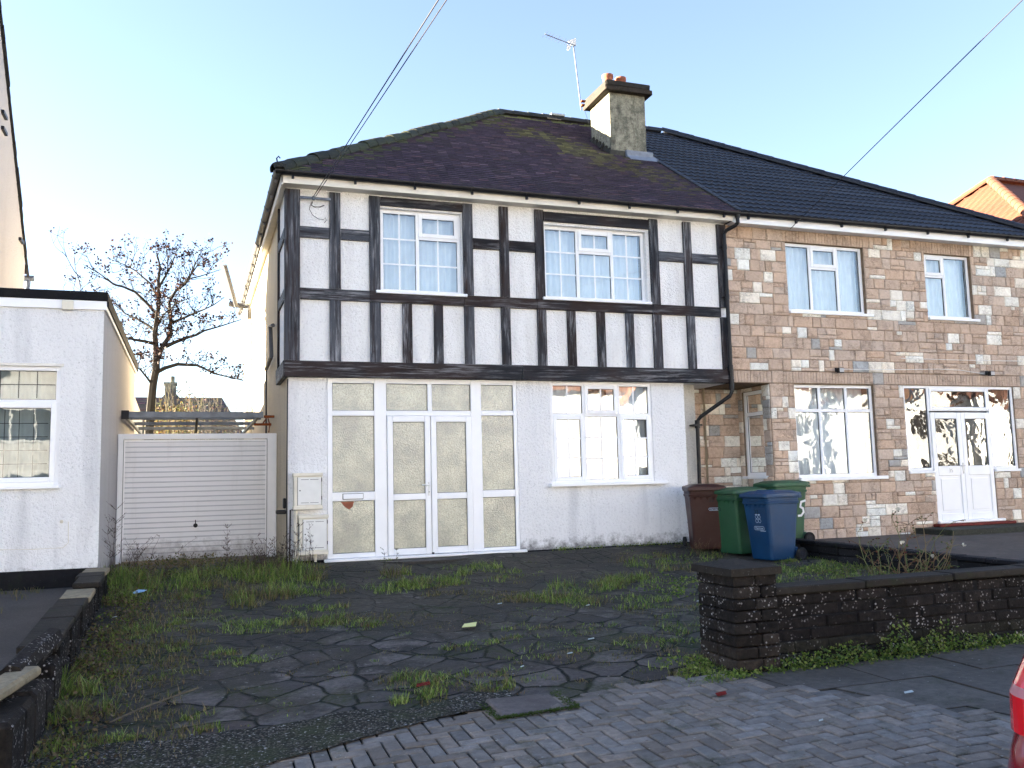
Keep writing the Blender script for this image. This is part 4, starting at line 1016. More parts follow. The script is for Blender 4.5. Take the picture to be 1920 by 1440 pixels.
profiled_roof(m, EV_Y-0.02, EV_Z, RG_Y, RG_Z, lambda t: XBT+0.02, lambda t: SEX+(XB-SEX)*t, 0.30, 0.15, c_, 0.022, step=0.0375)
m.face([(XBT, EV_Y, EV_Z-.02), (SEX, EV_Y, EV_Z-.02), (XB, RG_Y, RG_Z-.02), (XBT, RG_Y, RG_Z-.02)], c_); m.face([(SEX, EV_Y, EV_Z-.01), (SEX, 10.8, EV_Z-.01), (XB, RG_Y, RG_Z-.01)], c_)
m.face([(XBT, RG_Y, RG_Z-.01), (XB, RG_Y, RG_Z-.01), (SEX, 10.8, EV_Z-.01), (XBT, 10.8, EV_Z-.01)], c_)
rs = m.build('roof', MAT['black_tile'], S)
m = MB(); ridge_run(m, (XBT, RG_Y, RG_Z+0.03), (XB, RG_Y, RG_Z+0.03), 0.12, 0.4, (0.02, 0.022, 0.03), 0.002, 5, 0.1); m.build('ridge_tiles', MAT['black_tile'], rs)
m = MB(); ridge_run(m, (SEX, EV_Y, EV_Z+0.05), (XB, RG_Y, RG_Z+0.05), 0.12, 0.4, (0.02, 0.022, 0.03), 0.002, 6, 0.1); m.build('hip_tiles', MAT['black_tile'], rs)
m = MB(); m.box((XBT-0.05, 0, 0), (XBT+0.05, 1, 1)); m = MB()
Lr = math.hypot(RG_Y-EV_Y, RG_Z-EV_Z)
for k in range(60):
    t0, t1 = k/60, (k+1)/60
    y0_, z0_, y1_, z1_ = lerp(EV_Y-.02, RG_Y, t0), lerp(EV_Z, RG_Z, t0)+0.045, lerp(EV_Y-.02, RG_Y, t1), lerp(EV_Z, RG_Z, t1)+0.035
    m.face([(XBT-0.04, y0_, z0_), (XBT+0.05, y0_, z0_+.01), (XBT+0.05, y1_, z1_+.01), (XBT-0.04, y1_, z1_)], (0.03, 0.028, 0.03))
    m.face([(XBT-0.04, y0_, z0_), (XBT-0.04, y1_, z1_), (XBT-0.04, y1_, z1_-.04), (XBT-0.04, y0_, z0_-.05)], (0.03, 0.028, 0.03))
m.build('bonding_gutter', MAT['black_tile'], rs)
# floodlights and their cable
for (u, v) in ((1570, 694), (1852, 700)):
    p = on_y(u, v, -0.05); b = MB(); b.box((p.x-0.035, -0.04, p.z-0.03), (p.x+0.035, -0.02, p.z+0.05), bev=0.004); b.box((p.x-0.03, -0.09, p.z-0.005), (p.x+0.03, -0.04, p.z+0.01))
    sx = -1 if u < 1700 else 1
    b.box((p.x-0.06, -0.17, p.z-0.06), (p.x+0.06, -0.09, p.z+0.035), bev=0.01); fo = b.build('floodlight', MAT['black_plastic'], S)
    b = MB(); b.box((p.x-0.048, -0.174, p.z-0.048), (p.x+0.048, -0.171, p.z+0.022), bev=0.001); b.build('lens', MAT['glass_lens'], fo)
m = MB(); pts = [on_y(u, v, -0.045) for u, v in ((1578, 692), (1620, 693), (1700, 693), (1760, 692), (1800, 694), (1845, 701))]; m.tube(pts, 0.006, 5); m.tube([on_y(u, v, -0.045) for u, v in ((1690, 672), (1760, 674), (1840, 676), (1918, 677))], 0.006, 5); m.build('cable', MAT['white_plastic'], S)

st = MB(); st.box((13.95, -0.92, -0.09), (17.6, -0.03, 0.065), (0.9, 0.95, 0.8), bev=0.012)
tag(st.build('door_step', MAT['old_concrete'], base=(15.6, -0.4, -0.09)), 'low concrete step in front of the white door of the stone house', 'step')
st = MB(); st.box((14.4, -0.2, 0.066), (16.3, -0.03, 0.118), (3.2, 0.7, 0.6), bev=0.01); tag(st.build('door_sill_step', MAT['old_concrete'], base=(15.3, -0.1, 0.066)), 'dull red painted sill block under the white door of the stone house', 'step')

# ------------------------------------------------------------------ left neighbour
NB = thing('neighbour_house', 'white pebbledashed house at the left with a flat roofed extension', 'house', (-3.0, 3.0, 0.0))
EX, EY = 0.135, -1.0
NW = (-2.30, -0.345, 1.205, 2.70)
Tn = Tfront(EY)
m = MB(); holed(m, Tn, -7.5, EX, 0.17, 3.46, [NW], 0.10)
m.build('front_wall', MAT['render_white'], NB)
m = MB()
m.grid(1, 8, lambda u, v: (EX, lerp(EY, 1.75, v), lerp(-0.14, 3.46, u))); m.grid(1, 10, lambda u, v: (EX, lerp(1.75, 5.9, v), lerp(-0.14, 3.46, u)))
m.face([(EX-.12, 5.9, -.1), (EX-.12, 11.5, -.1), (EX-.12, 11.5, 3.0), (EX-.12, 5.9, 3.3)]); m.face([(EX, 5.9, -.1), (EX-.12, 5.9, -.1), (EX-.12, 5.9, 3.4), (EX, 5.9, 3.4)])
m.face([(-7.5, 5.9, -.1), (EX-.12, 5.9, -.1), (EX-.12, 5.9, 3.4), (-7.5, 5.9, 3.4)])
m.build('extension_side_wall', MAT['render_grey'], NB)
m = MB(); m.box((-7.5, EY-0.012, -0.3), (EX-0.01, EY+0.1, 0.17)); m.build('plinth', MAT['black_plinth'], NB)
m = MB(); m.box((-7.5, EY-0.03, 3.44), (EX+0.03, EY+0.02, 3.555), bev=0.004); m.box((EX+0.002, EY+0.03, 3.45), (EX+0.03, 5.95, 3.53), bev=0.004); m.build('fascia', MAT['upvc'], NB)
m = MB(); m.box((-7.5, EY-0.045, 3.557), (EX+0.045, 5.95, 3.675), (1, 1, 1), bev=0.01); m.box((EX+0.031, EY+0.03, 3.50), (EX+0.05, 5.95, 3.556)); m.build('felt_roof', MAT['black_plinth'], NB)
m = MB(); m.box((-0.35, EY-0.085, 3.42), (-0.22, EY-0.031, 3.54), bev=0.006); m.build('junction_box', MAT['upvc_cream'], NB)
nwin = make_window(NB, Tn, *NW, [(0, .52, 0, 1, 'f', 0, 0), (.52, 1, .70, 1, 'f', 0, 0), (.52, 1, 0, .70, 's', 0, 0)], d=0.03, sill=(0.05, 0.03, 0.05, 0.04), glass='glass_dim', curtain=[(0, 1, 0, 1, 'blind', 0.3)])
m = MB()
A_ = lambda f: NW[0]+(NW[1]-NW[0])*f
for (a, b, z0, z1, k, l) in ((.545, .965, 2.30, 2.64, 3, 1), (.60, .93, 1.31, 2.15, 3, 4)):
    for i in range(1, k+1): x = A_(a+(b-a)*i/(k+1)); m.box((x-0.004, EY+0.050, z0), (x+0.004, EY+0.055, z1))
    for i in range(1, l+1): z = lerp(z0, z1, i/(l+1)); m.box((A_(a), EY+0.0505, z-0.004), (A_(b), EY+0.0555, z+0.004))
m.build('lead_strip', MAT['gasket'], nwin)
m = MB(); m.box((NW[0], EY-0.005, 2.70), (NW[1]+0.03, EY+0.05, 2.735)); m.build('window_head', MAT['painted_board'], NB)
m = MB(); m.tube([on_y(u, v, EY-0.012) for u, v in ((128, 978), (128, 1018), (118, 1027), (60, 1030), (0, 1031)) ]+[(-3, EY-0.012, 0.33)], 0.004, 5); m.tube([(-0.29, EY-0.02, 0.75), (-0.29, EY, 0.76)], 0.02, 8); m.build('cable', MAT['upvc_cream'], NB)
# main house body, gable facing +X
GXP = -1.98
def vz(y): return 5.55+(6.55-y)*1.08
RYm = 2.35
m = MB()
pts = [(6.35, -.1), (6.35, vz(6.35)), (RYm, vz(RYm)), (-1.0, vz(2*RYm+1.0)), (-1.0, -.1)]
m.face([(GXP, y, z) for y, z in pts]); m.face([(-11, y, z) for y, z in pts]); m.face([(GXP, 6.35, -.1), (-11, 6.35, -.1), (-11, 6.35, vz(6.35)), (GXP, 6.35, vz(6.35))])
m.face([(GXP, -1.0, 3.6), (-11, -1.0, 3.6), (-11, -1.0, vz(5.7)), (GXP, -1.0, vz(5.7))])
m.build('gable_wall', MAT['render_grey'], NB)
m = MB(); rnd = random.Random(4)
for sgn in (1,):
    n = 24
    for i in range(n):
        y0, y1 = lerp(6.62, RYm, i/n), lerp(6.62, RYm, (i+1)/n); k = rnd.uniform(-.01, .01)
        m.face([(GXP+0.05+k, y0, vz(y0)+0.07), (-11, y0, vz(y0)+0.07), (-11, y1, vz(y1)+0.04), (GXP+0.05+k, y1, vz(y1)+0.04)], (0.03, 0.025, 0.03))
        m.face([(GXP+0.05+k, y0, vz(y0)+0.07), (GXP+0.05+k, y1, vz(y1)+0.04), (GXP+0.05+k, y1, vz(y1)-0.03), (GXP+0.05+k, y0, vz(y0)+0.0)], (0.02*k*30+0.03,)*3)
        m.face([(GXP+0.05+k, y0, vz(y0)+0.0), (GXP+0.05+k, y1, vz(y1)-0.03), (GXP, y1, vz(y1)-0.03), (GXP, y0, vz(y0)+0.0)], (0.03,)*3)
m.face([(GXP+0.05, -1.5, vz(6.2)), (-11, -1.5, vz(6.2)), (-11, RYm, vz(RYm)+.05), (GXP+0.05, RYm, vz(RYm)+.05)], (0.03, 0.025, 0.03))
nr = m.build('roof', MAT['plain_tile'], NB)
m = MB(); m.tube([(GXP+0.12, 6.70, 5.48), (-11, 6.70, 5.48)], 0.06, 8); m.tube([(GXP+0.02, 6.70, 5.45), (GXP+0.02, 6.66, 5.3), (GXP+.02, 6.5, 5.1), (GXP+.02, 6.45, 3.4)], 0.045, 8)
m.build('gutter', MAT['metal_grey'], NB)
for (u, v) in ((40, 452), (8, 216), (8, 246)):
    m = MB(); p = on_x(u, v, GXP+0.02); m.box((GXP, p.y-0.18, p.z-0.03), (GXP+0.05, p.y+0.16, p.z+0.03)); m.build('wall_bracket', MAT['black_plastic'], NB)

# dwarf wall between the drives: rough blocks under a broken coping
DW = thing('dwarf_wall', 'low crumbling dark wall with worn pale coping running out to the pavement at the left', 'wall', (0.15, -4.0, -0.2))
rnd = random.Random(12)
def dwz(y): return lerp(0.165, -0.085, sstep((-y-1.0)/6.4)) if y > -7.4 else -0.085
m = MB(); y = -1.02
while y > -5.35:
    L = rnd.uniform(0.3, 0.5); z1 = dwz(y-L)-0.065
    for zz in range(3):
        za = -0.75+(z1+0.75)*zz/3; zb_ = -0.75+(z1+0.75)*(zz+1)/3
        o = rnd.uniform(-.01, .01); m.box((0.03+o, y-L+0.008, za), (0.25+o, y, zb_-0.008), (rnd.uniform(.3, .8),)*3, bev=0.015)
    y -= L
y2 = y
while y2 > -7.3:
    L = rnd.uniform(0.3, 0.5); z1 = dwz(y2)-0.12-0.12*rnd.random()
    m.box((0.05, y2-L+.01, -0.8), (0.27, y2, z1), (rnd.uniform(.6, 1.4),)*3, bev=0.03); y2 -= L
m.build('wall_block', MAT['lichen_brick'], DW)['kind'] = 'stuff'
m = MB(); yy = -1.0
pale_at = {0, 4}
i = 0
while yy > -5.6:
    L = rnd.uniform(0.42, 0.6); o = rnd.uniform(-.02, .02); z = dwz(yy-L/2)
    if i not in (3,):
        c = MB(); sl_ = math.atan2(dwz(yy)-dwz(yy-L), L); Mq = Matrix.Translation((0, yy-L/2, z)) @ Matrix.Rotation(sl_, 4, 'X'); c.box((0.0+o, -L/2+0.008, -0.06), (0.28+o, L/2, rnd.uniform(-.004, .004)), (1, 1, 1), bev=0.012, M=Mq)
        c.build('coping_stone', MAT['broken_stone'] if i in (0, 4) else MAT['dark_coping'], DW)
    yy -= L; i += 1
c = MB(); c.tube([(0.20, -5.4, dwz(-5.4)-0.01), (0.16, -6.0, dwz(-6)), (0.12, -6.7, dwz(-6.7)-.01)], [0.085, 0.09, 0.08], 7, (0.9, 0.9, 0.9)); c.build('round_coping', MAT['lichen_brick'], DW)
c = MB(); Mx = Matrix.Translation((0.10, -6.95, -0.10)) @ Matrix.Rotation(R(-14), 4, 'Z') @ Matrix.Rotation(R(4), 4, 'X')
c.box((-0.09, -0.38, -0.04), (0.10, 0.40, 0.03), (1, 1, 1), bev=0.02, M=Mx); c.build('broken_coping', MAT['broken_stone'], DW)
# ------------------------------------------------------------------ garage door and steel frame
GD = thing('garage_door', 'white ribbed up-and-over garage door between the two white walls', 'garage door', (1.3, 1.75, 0.0))
GY = 1.75; gx0, gx1 = 0.14, 2.47
m = MB(); m.box((gx0, GY-0.03, 0.0), (gx0+0.075, GY+0.06, 2.0), bev=0.005); m.box((gx1-0.075, GY-0.03, 0.0), (gx1+0.07, GY+0.06, 2.0), bev=0.005); m.box((gx0+0.076, GY-0.03, 1.915), (gx1-0.076, GY+0.06, 1.999), bev=0.005)
gf = m.build('door_frame', MAT['upvc'], GD)
m = MB(); a, b = gx0+0.085, gx1-0.085; n = 23; zt_ = 1.905; zb_ = 0.03; h = (zt_-zb_-0.06)/n
m.box((a, GY-0.005, zb_), (a+0.02, GY+0.03, zt_)); m.box((b-0.02, GY-0.005, zb_), (b, GY+0.03, zt_))
for i in range(n):
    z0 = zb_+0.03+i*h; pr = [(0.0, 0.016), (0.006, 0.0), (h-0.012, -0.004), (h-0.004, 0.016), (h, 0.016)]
    for (p, q) in zip(pr, pr[1:]): m.face([(a+.02, GY+p[1], z0+p[0]), (b-.02, GY+p[1], z0+p[0]), (b-.02, GY+q[1], z0+q[0]), (a+.02, GY+q[1], z0+q[0])], (.88, .88, .89) if q[0]-p[0] > .02 else (.62, .63, .66))  # groove faces coloured greyer, shading of the ribs put into the paint
m.box((a+.02, GY, zb_), (b-.02, GY+0.02, zb_+0.03)); m.box((a+.02, GY, zt_-.03), (b-.02, GY+0.02, zt_))
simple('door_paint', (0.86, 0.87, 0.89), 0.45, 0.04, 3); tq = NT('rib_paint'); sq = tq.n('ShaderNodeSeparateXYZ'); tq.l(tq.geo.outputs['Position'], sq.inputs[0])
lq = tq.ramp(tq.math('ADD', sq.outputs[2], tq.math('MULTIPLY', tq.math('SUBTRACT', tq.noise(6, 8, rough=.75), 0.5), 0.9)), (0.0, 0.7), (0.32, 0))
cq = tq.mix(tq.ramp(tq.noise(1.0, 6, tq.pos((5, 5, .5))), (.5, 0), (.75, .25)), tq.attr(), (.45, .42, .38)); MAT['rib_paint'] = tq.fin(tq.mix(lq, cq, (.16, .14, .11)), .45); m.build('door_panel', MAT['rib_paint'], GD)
m = MB(); m.lathe([(0, 0), (0.018, 0), (0.018, 0.03), (0.034, 0.035), (0.034, 0.05), (0, 0.055)], 12, M=Matrix.Translation((1.295, GY-0.003, 0.545)) @ Matrix.Rotation(R(90), 4, 'X')); m.box((1.288, GY-0.02, 0.55), (1.302, GY-0.006, 0.63)); m.build('handle', MAT['black_plastic'], GD)
for (p, q) in (((a-0.006, 0.03), (a-0.001, 1.905)), ((b+.001, .03), (b+.006, 1.905))):
    m = MB(); m.box((p[0], GY-0.01, p[1]), (q[0], GY+0.03, q[1])); m.build('gap_seal', MAT['gasket'], GD)
CP = thing('carport_frame', 'rusty grey steel frame of a stripped carport above the garage door', 'carport', (1.3, 3.5, 2.3))
def beamx(x0, x1, y, z0, z1, name='crossbeam', mat='metal_grey'):
    b = MB(); b.box((x0, y, z0), (x1, y+0.05, z1), bev=0.004); return b.build(name, MAT[mat], CP)
beamx(0.145, 2.36, 2.2, 2.29, 2.39)
beamx(0.16, 2.40, 3.3, 2.34, 2.42); beamx(0.16, 2.40, 4.6, 2.33, 2.39); beamx(0.2, 2.45, 6.0, 2.33, 2.39)
for x in (0.17, 2.27):
    b = MB(); b.box((x, 2.26, 2.30), (x+0.05, 7.0, 2.36), bev=0.004); b.build('side_rail', MAT['metal_grey'], CP)
b = MB(); b.box((1.28, 2.3, 2.27), (1.32, 6.2, 2.32)); b.build('centre_rail', MAT['gasket'], CP)
b = MB(); b.box((2.37, 2.18, 2.29), (2.54, 2.24, 2.33)); b.build('wall_bracket', MAT['rust'], CP)
b = MB(); b.box((2.25, 2.8, 2.20), (2.54, 2.86, 2.24)); b.tube([(2.40, 2.8, 2.24), (2.48, 2.85, 2.36), (2.52, 2.85, 2.2), (2.5, 2.85, 2.08)], 0.012, 6); b.build('wall_bracket', MAT['rust'], CP)
b = MB(); b.box((0.145, 2.19, 2.27), (0.26, 2.26, 2.41), bev=0.003); b.build('end_plate', MAT['gasket'], CP)

# ------------------------------------------------------------------ front boundary wall and pillar
BW = thing('front_wall', 'dark lichen speckled brick boundary wall with flat coping beside the pavement', 'wall', (9.0, -7.1, -0.4))
rnd = random.Random(31); WY = -7.22
bat = 0.0
def bricks_run(mb, x0, x1, y0, y1, z0, z1, ch, L, face='y', rnd=rnd):
    z = z0; r = 0
    while z < z1-0.02:
        hh = min(ch, z1-z)
        if face == 'y':
            a = x0-(L/2 if r % 2 else 0)
            while a < x1:
                p, q = max(a, x0), min(a+L*rnd.uniform(.9, 1.1), x1); a = a+L if q < x1 else x1
                if q-p > 0.03:
                    o = rnd.uniform(-.012, .008); k = rnd.uniform(0.5, 1.1); g = lerp(1.0, 1.0, 0); t = (z-z0)/(z1-z0)
                    c = (k*(1.7-0.9*t), k*(1.9-1.05*t), k*(1.6-0.8*t)) if t < 0.38 else (k, k*.96, k*1.02)
                    mb.box((p+.004, y0+o, z+.004), (q-.004, y1, z+hh-.004), c, bev=0.010)
        z += hh; r += 1
m = MB(); z0w = -0.62
bricks_run(m, 5.70, 16.5, WY, WY+0.20, z0w, 0.135, 0.095, 0.33); m.build('brickwork', MAT['lichen_brick'], BW)
m = MB(); m.box((5.66, WY+0.014, z0w), (16.5, WY+0.194, 0.13)); m.build('wall_core', MAT['black_plinth'], BW)
x = 5.69; i = 0
while x < 16.5:
    L = rnd.uniform(0.85, 1.0); c = MB(); zc = 0.137+0.018*(x-5.7)/2.7; o = rnd.uniform(-.004, .004)
    c.box((x+.004, WY-0.035+o, zc), (x+L-.004, WY+0.235+o, zc+0.065), (1, 1, 1), bev=0.010); c.build('coping_stone', MAT['dark_coping'], BW); x += L
PL = thing('gate_pillar', 'square lichen spotted brick pillar with a flat pyramid cap at the end of the dark wall', 'pillar', (5.5, -7.0, -0.45))
m = MB(); px0, px1, py0, py1 = 5.285, 5.70, -7.27, -6.72
zc = 0.315
z = -0.62; r = 0
while z < zc-0.02:
    hh = 0.094 if z+0.094 < zc+.02 else zc-z; t = (z+0.62)/0.93
    n = 2
    for k in range(2):
        xm = lerp(px0, px1, 0.5 if r % 2 else 0.62)
        p, q = (px0, xm) if k == 0 else (xm, px1); o = rnd.uniform(-.008, .006); kk = rnd.uniform(0.6, 1.4); c = (kk*(1.9-t), kk*(1.8-t), kk*(1.6-.8*t)) if t < .5 else (kk,)*3
        m.box((p+.003-(0.0 if k else 0.0), py0+o, z+.004), (q-.003, (py0+py1)/2, z+hh-.004), c, bev=0.010)
        o = rnd.uniform(-.008, .006); m.box((p+.003, (py0+py1)/2+.002, z+.004), (q-.003, py1+o, z+hh-.004), c, bev=0.010)
    z += hh; r += 1
m.build('brickwork', MAT['lichen_brick'], PL)
m = MB(); e = 0.03; A = [(px0-e, py0-e), (px1+e, py0-e), (px1+e, py1+e), (px0-e, py1+e)]; ct = ((px0+px1)/2, (py0+py1)/2)
for k in range(4):
    j = (k+1) % 4; a, b = A[k], A[j]
    m.face([(a[0], a[1], zc), (b[0], b[1], zc), (b[0], b[1], zc+0.06), (a[0], a[1], zc+0.06)]); m.face([(a[0], a[1], zc+.06), (b[0], b[1], zc+.06), (ct[0], ct[1], zc+0.115)])
m.face([(p[0], p[1], zc) for p in A]); m.build('cap', MAT['dark_coping'], PL)
# garden retaining wall to the raised drive
RWl = MB(); rnd = random.Random(6); y = -1.0; 
while y > -6.98:
    L = 0.45; t = -y/7; zt2 = lerp(0.10, 0.02, t)
    for k in range(5):
        za = lerp(-0.6, zt2-0.06, k/5); zb2 = lerp(-0.6, zt2-0.06, (k+1)/5); o = rnd.uniform(-.01, .01)
        RWl.box((10.30+o, y-L+.006, za+.004), (10.44, y, zb2-.004), (rnd.uniform(.5, 1.3),)*3, bev=0.012)
    RWl.box((10.27, y-L+.006, zt2-0.055), (10.47, y-.002, zt2), (0.7, 0.7, 0.75), bev=0.01); y -= L
tag(RWl.build('garden_wall', MAT['dark_wall'], base=(10.37, -3.5, -0.3)), 'low dark garden wall running back from the pavement wall to behind the blue bin', 'wall')

# ------------------------------------------------------------------ wheelie bins
def make_bin(mat, name='wheelie_bin'):
    """origin at the ground under the middle of the body; front faces -Y"""
    b = thing(name, '', 'bin')
    def sect(z):
        t = z/0.98
        return (lerp(0.225, 0.285, t), lerp(-0.24, -0.345, t), lerp(0.215, 0.30, t))   # half width, front y, back y
    m = MB(); N = 8
    def ring(z, g=0.0):
        hw, yf, yb = sect(z); hw += g; yf -= g; yb += g; r = 0.05; pts = []
        for (cx, cyy, a0) in ((hw-r, yb-r, 0), (-hw+r, yb-r, 90), (-hw+r, yf+r, 180), (hw-r, yf+r, 270)):
            for k in range(4): a = R(a0+k*30); pts.append((cx+r*math.cos(a), cyy+r*math.sin(a), z))
        return pts
    def loft(rings, cap0=True, cap1=True):
        base = len(m.v); n = len(rings[0])
        for r in rings: m.v += r
        for i in range(len(rings)-1):
            for k in range(n):
                m.f.append((base+i*n+k, base+i*n+(k+1) % n, base+(i+1)*n+(k+1) % n, base+(i+1)*n+k)); m.c.append((1, 1, 1)); m.uv.append([(0, 0)]*4)
        for c, i in ((cap0, 0), (cap1, len(rings)-1)):
            if c: m.f.append(tuple(base+i*n+k for k in range(n))); m.c.append((1, 1, 1)); m.uv.append([(0, 0)]*n)
    loft([ring(0.03), ring(0.06, 0.004), ring(0.45, 0.0), ring(0.86, 0.0), ring(0.865, 0.012), ring(0.90, 0.014), ring(0.905, 0.004), ring(0.95, 0.004), ring(0.955, 0.018), ring(0.985, 0.02)])
    # lugs beneath the rim
    for k in range(5):
        x = -0.20+k*0.1; m.face([(x-0.03, -0.348, 0.86), (x+0.03, -0.348, 0.86), (x, -0.325, 0.80)]); m.face([(x-0.03, -0.348, 0.86), (x, -0.325, 0.80), (x-.03, -.31, .86)]); m.face([(x+0.03, -0.348, 0.86), (x, -0.325, 0.80), (x+.03, -.31, .86)])
    m.box((-0.2, 0.20, 0.08), (0.2, 0.30, 0.2), bev=0.01)
    body = m.build('body', MAT[mat], b, smooth=False)
    for p in body.data.polygons: pass
    m = MB()
    def lring(z, g):
        hw, y0, y1, r = 0.305+g, -0.385-g, 0.33+g, 0.05; pts = []
        for (cx, cyy, a0) in ((hw-r, y1-r, 0), (-hw+r, y1-r, 90), (-hw+r, y0+r, 180), (hw-r, y0+r, 270)):
            for k in range(4): a = R(a0+k*30); pts.append((cx+r*math.cos(a), cyy+r*math.sin(a), z+0.02*(cyy+0.3)))
        return pts
    loft([lring(0.965, 0.0), lring(0.968, 0.004), lring(1.012, 0.0), lring(1.02, -0.012), lring(1.035, -0.06), lring(1.05, -0.10), lring(1.058, -0.19)])
    m.tube([(-0.25, 0.36, 1.01), (0.25, 0.36, 1.01)], 0.018, 8)
    for x in (-0.23, 0, 0.23): m.box((x-0.02, 0.29, 0.985), (x+0.02, 0.37, 1.03), bev=0.006)
    lid = m.build('lid', MAT[mat], b)
    m = MB(); m.tube([(-0.22, 0.39, 0.97), (0.22, 0.39, 0.97)], 0.015, 8)
    for x in (-0.22, 0.22): m.box((x-0.015, 0.27, 0.94), (x+0.015, 0.40, 0.985), bev=0.004)
    m.build('handle', MAT[mat], b)
    m = MB(); m.tube([(-0.29, 0.27, 0.10), (0.29, 0.27, 0.10)], 0.012, 8); m.build('axle', MAT['black_plastic'], b)
    for x in (-0.30, 0.30):
        M_ = Matrix.Translation((x, 0.27, 0.10)) @ Matrix.Rotation(R(90), 4, 'Y')
        m = MB(); m.lathe([(0.07, -0.022), (0.094, -0.024), (0.10, -0.014), (0.10, 0.014), (0.094, 0.024), (0.07, 0.022)], 24, M=M_); wh = m.build('wheel', MAT['tyre'], b, smooth=True)
        m = MB(); m.lathe([(0, -0.018), (0.03, -0.018), (0.035, -0.01), (0.06, -0.01), (0.07, -0.018), (0.07, 0.018), (0.06, 0.01), (0.035, 0.01), (0.03, 0.018), (0, 0.018)], 20, M=M_); m.build('rim', MAT['gasket'], wh)
    return b, body, lid
def place(o, u=None, x=0, y=0, rz=0, dz=0):
    o.location = (x, y, G(x, y)+dz-0.01); o.rotation_euler = (0, 0, R(rz))
def binfront(x, z): # matrix for prints on the tapered front face
    y = lerp(-0.24, -0.345, z/0.98)-0.0035
    return Matrix.Translation((x, y, z)) @ Matrix.Rotation(R(90+6.1), 4, 'X')
def oval(mb, M, w_, h_, t=0.006):
    n = 28; pts = []
    for k in range(n):
        a = 2*math.pi*k/n; cx = (w_/2-h_/2)*(1 if math.cos(a) > 0 else -1); pts.append(((cx+h_/2*math.cos(a)), h_/2*math.sin(a), (cx+(h_/2-t)*math.cos(a)), (h_/2-t)*math.sin(a)))
    for k in range(n):
        p, q = pts[k], pts[(k+1) % n]
        mb.face([tuple(M @ Vector((p[0], p[1], 0))), tuple(M @ Vector((q[0], q[1], 0))), tuple(M @ Vector((q[2], q[3], 0))), tuple(M @ Vector((p[2], p[3], 0)))])
# blue
bb, body, lid = make_bin('bin_blue')
m = MB(); n = 24
for k in range(n):
    a0, a1 = 2*math.pi*k/n, 2*math.pi*(k+1)/n
    f = lambda a, g, z: (0.02+(0.15+g)*math.cos(a), -0.13+(0.085+g)*math.sin(a), z)
    m.face([f(a0, 0.012, 1.062), f(a1, 0.012, 1.062), f(a1, 0, 1.072), f(a0, 0, 1.072)]); m.face([f(a0, 0.02, 1.045), f(a1, 0.02, 1.045), f(a1, 0.012, 1.072), f(a0, 0.012, 1.072)])
m.build('slot_rim', MAT['bin_blue'], lid)
m = MB(); m.face([(0.02+0.15*math.cos(2*math.pi*k/n), -0.13+0.085*math.sin(2*math.pi*k/n), 1.064) for k in range(n)]); m.build('slot', MAT['black_plinth'], lid)
text_mesh('number', '33', 0.095, binfront(0.02, 0.74), 'dark_print', body, 0.0005)
m = MB(); M_ = binfront(0.04, 0.50); oval(m, M_, 0.23, 0.06); 
for cx, cyy, r in ((-0.03, 0.11, 0.03), (0.03, 0.11, 0.03), (-0.03, 0.17, 0.028), (0.03, 0.17, 0.028)): oval(m, M_ @ Matrix.Translation((cx, cyy, 0)), r*2.05, r*2)
for cx in (-.03, .03): m.face([tuple(M_ @ Vector(p)) for p in ((cx-.025, .20, 0), (cx+.025, .20, 0), (cx+.02, .212, 0), (cx-.02, .212, 0))])
m.face([tuple(M_ @ Vector(p)) for p in ((.02, -.045, 0), (.14, -.045, 0), (.14, -.037, 0), (.02, -.037, 0))])
m.build('crest', MAT['pale_print'], body); text_mesh('lettering', 'Harrow', 0.055, binfront(0.04, 0.50), 'pale_print', body, 0.0004)
place(bb, x=9.62, y=-1.74, rz=-84); tag(bb, 'blue wheelie bin with an oval slot in its lid, in front of two green ones', 'bin', 'wheelie bins')
# green with number, left
g1, body, lid = make_bin('bin_green'); text_mesh('number', '33', 0.085, binfront(-0.12, 0.72), 'dark_print', body, 0.0005)
place(g1, x=9.50, y=-1.04, rz=-78); tag(g1, 'green wheelie bin half hidden between the brown bin and the blue bin', 'bin', 'wheelie bins')
# green behind with painted 35
g2, body, lid = make_bin('bin_green')
def binside(y, z):
    x = lerp(0.225, 0.285, z/0.98)+0.004
    return Matrix.Translation((x, y, z)) @ Matrix.Rotation(R(90), 4, 'Z') @ Matrix.Rotation(R(90+3.5), 4, 'X')
def stroke(mb, M, pts, w_):
    for (a, b) in zip(pts, pts[1:]):
        d = Vector((b[0]-a[0], b[1]-a[1], 0)); d.normalize(); n_ = Vector((-d.y, d.x, 0))*w_/2; a_, b_ = Vector((a[0], a[1], 0))-d*w_*.3, Vector((b[0], b[1], 0))+d*w_*.3
        mb.face([tuple(M @ p) for p in (a_-n_, b_-n_, b_+n_, a_+n_)])
m = MB(); M_ = binside(0.045, 0.60)
stroke(m, M_, [(-0.10, 0.11), (-0.05, 0.135), (-0.005, 0.10), (-0.01, 0.05), (-0.05, 0.02)], 0.038); stroke(m, M_, [(-0.05, 0.02), (-0.005, -0.02), (-0.01, -0.09), (-0.06, -0.13), (-0.10, -0.11)], 0.038)
M2_ = M_ @ Matrix.Translation((0, 0, 0.0006))
stroke(m, M2_, [(0.20, 0.12), (0.12, 0.10), (0.10, 0.02), (0.155, -0.01), (0.165, -0.07), (0.12, -0.125), (0.06, -0.13)], 0.036)
m.build('painted_number', MAT['white_paint'], body); place(g2, x=10.66, y=-0.60, rz=-90); g2.location.z = -0.045; tag(g2, 'green wheelie bin with a hand painted white 35, behind the blue bin', 'bin', 'wheelie bins')
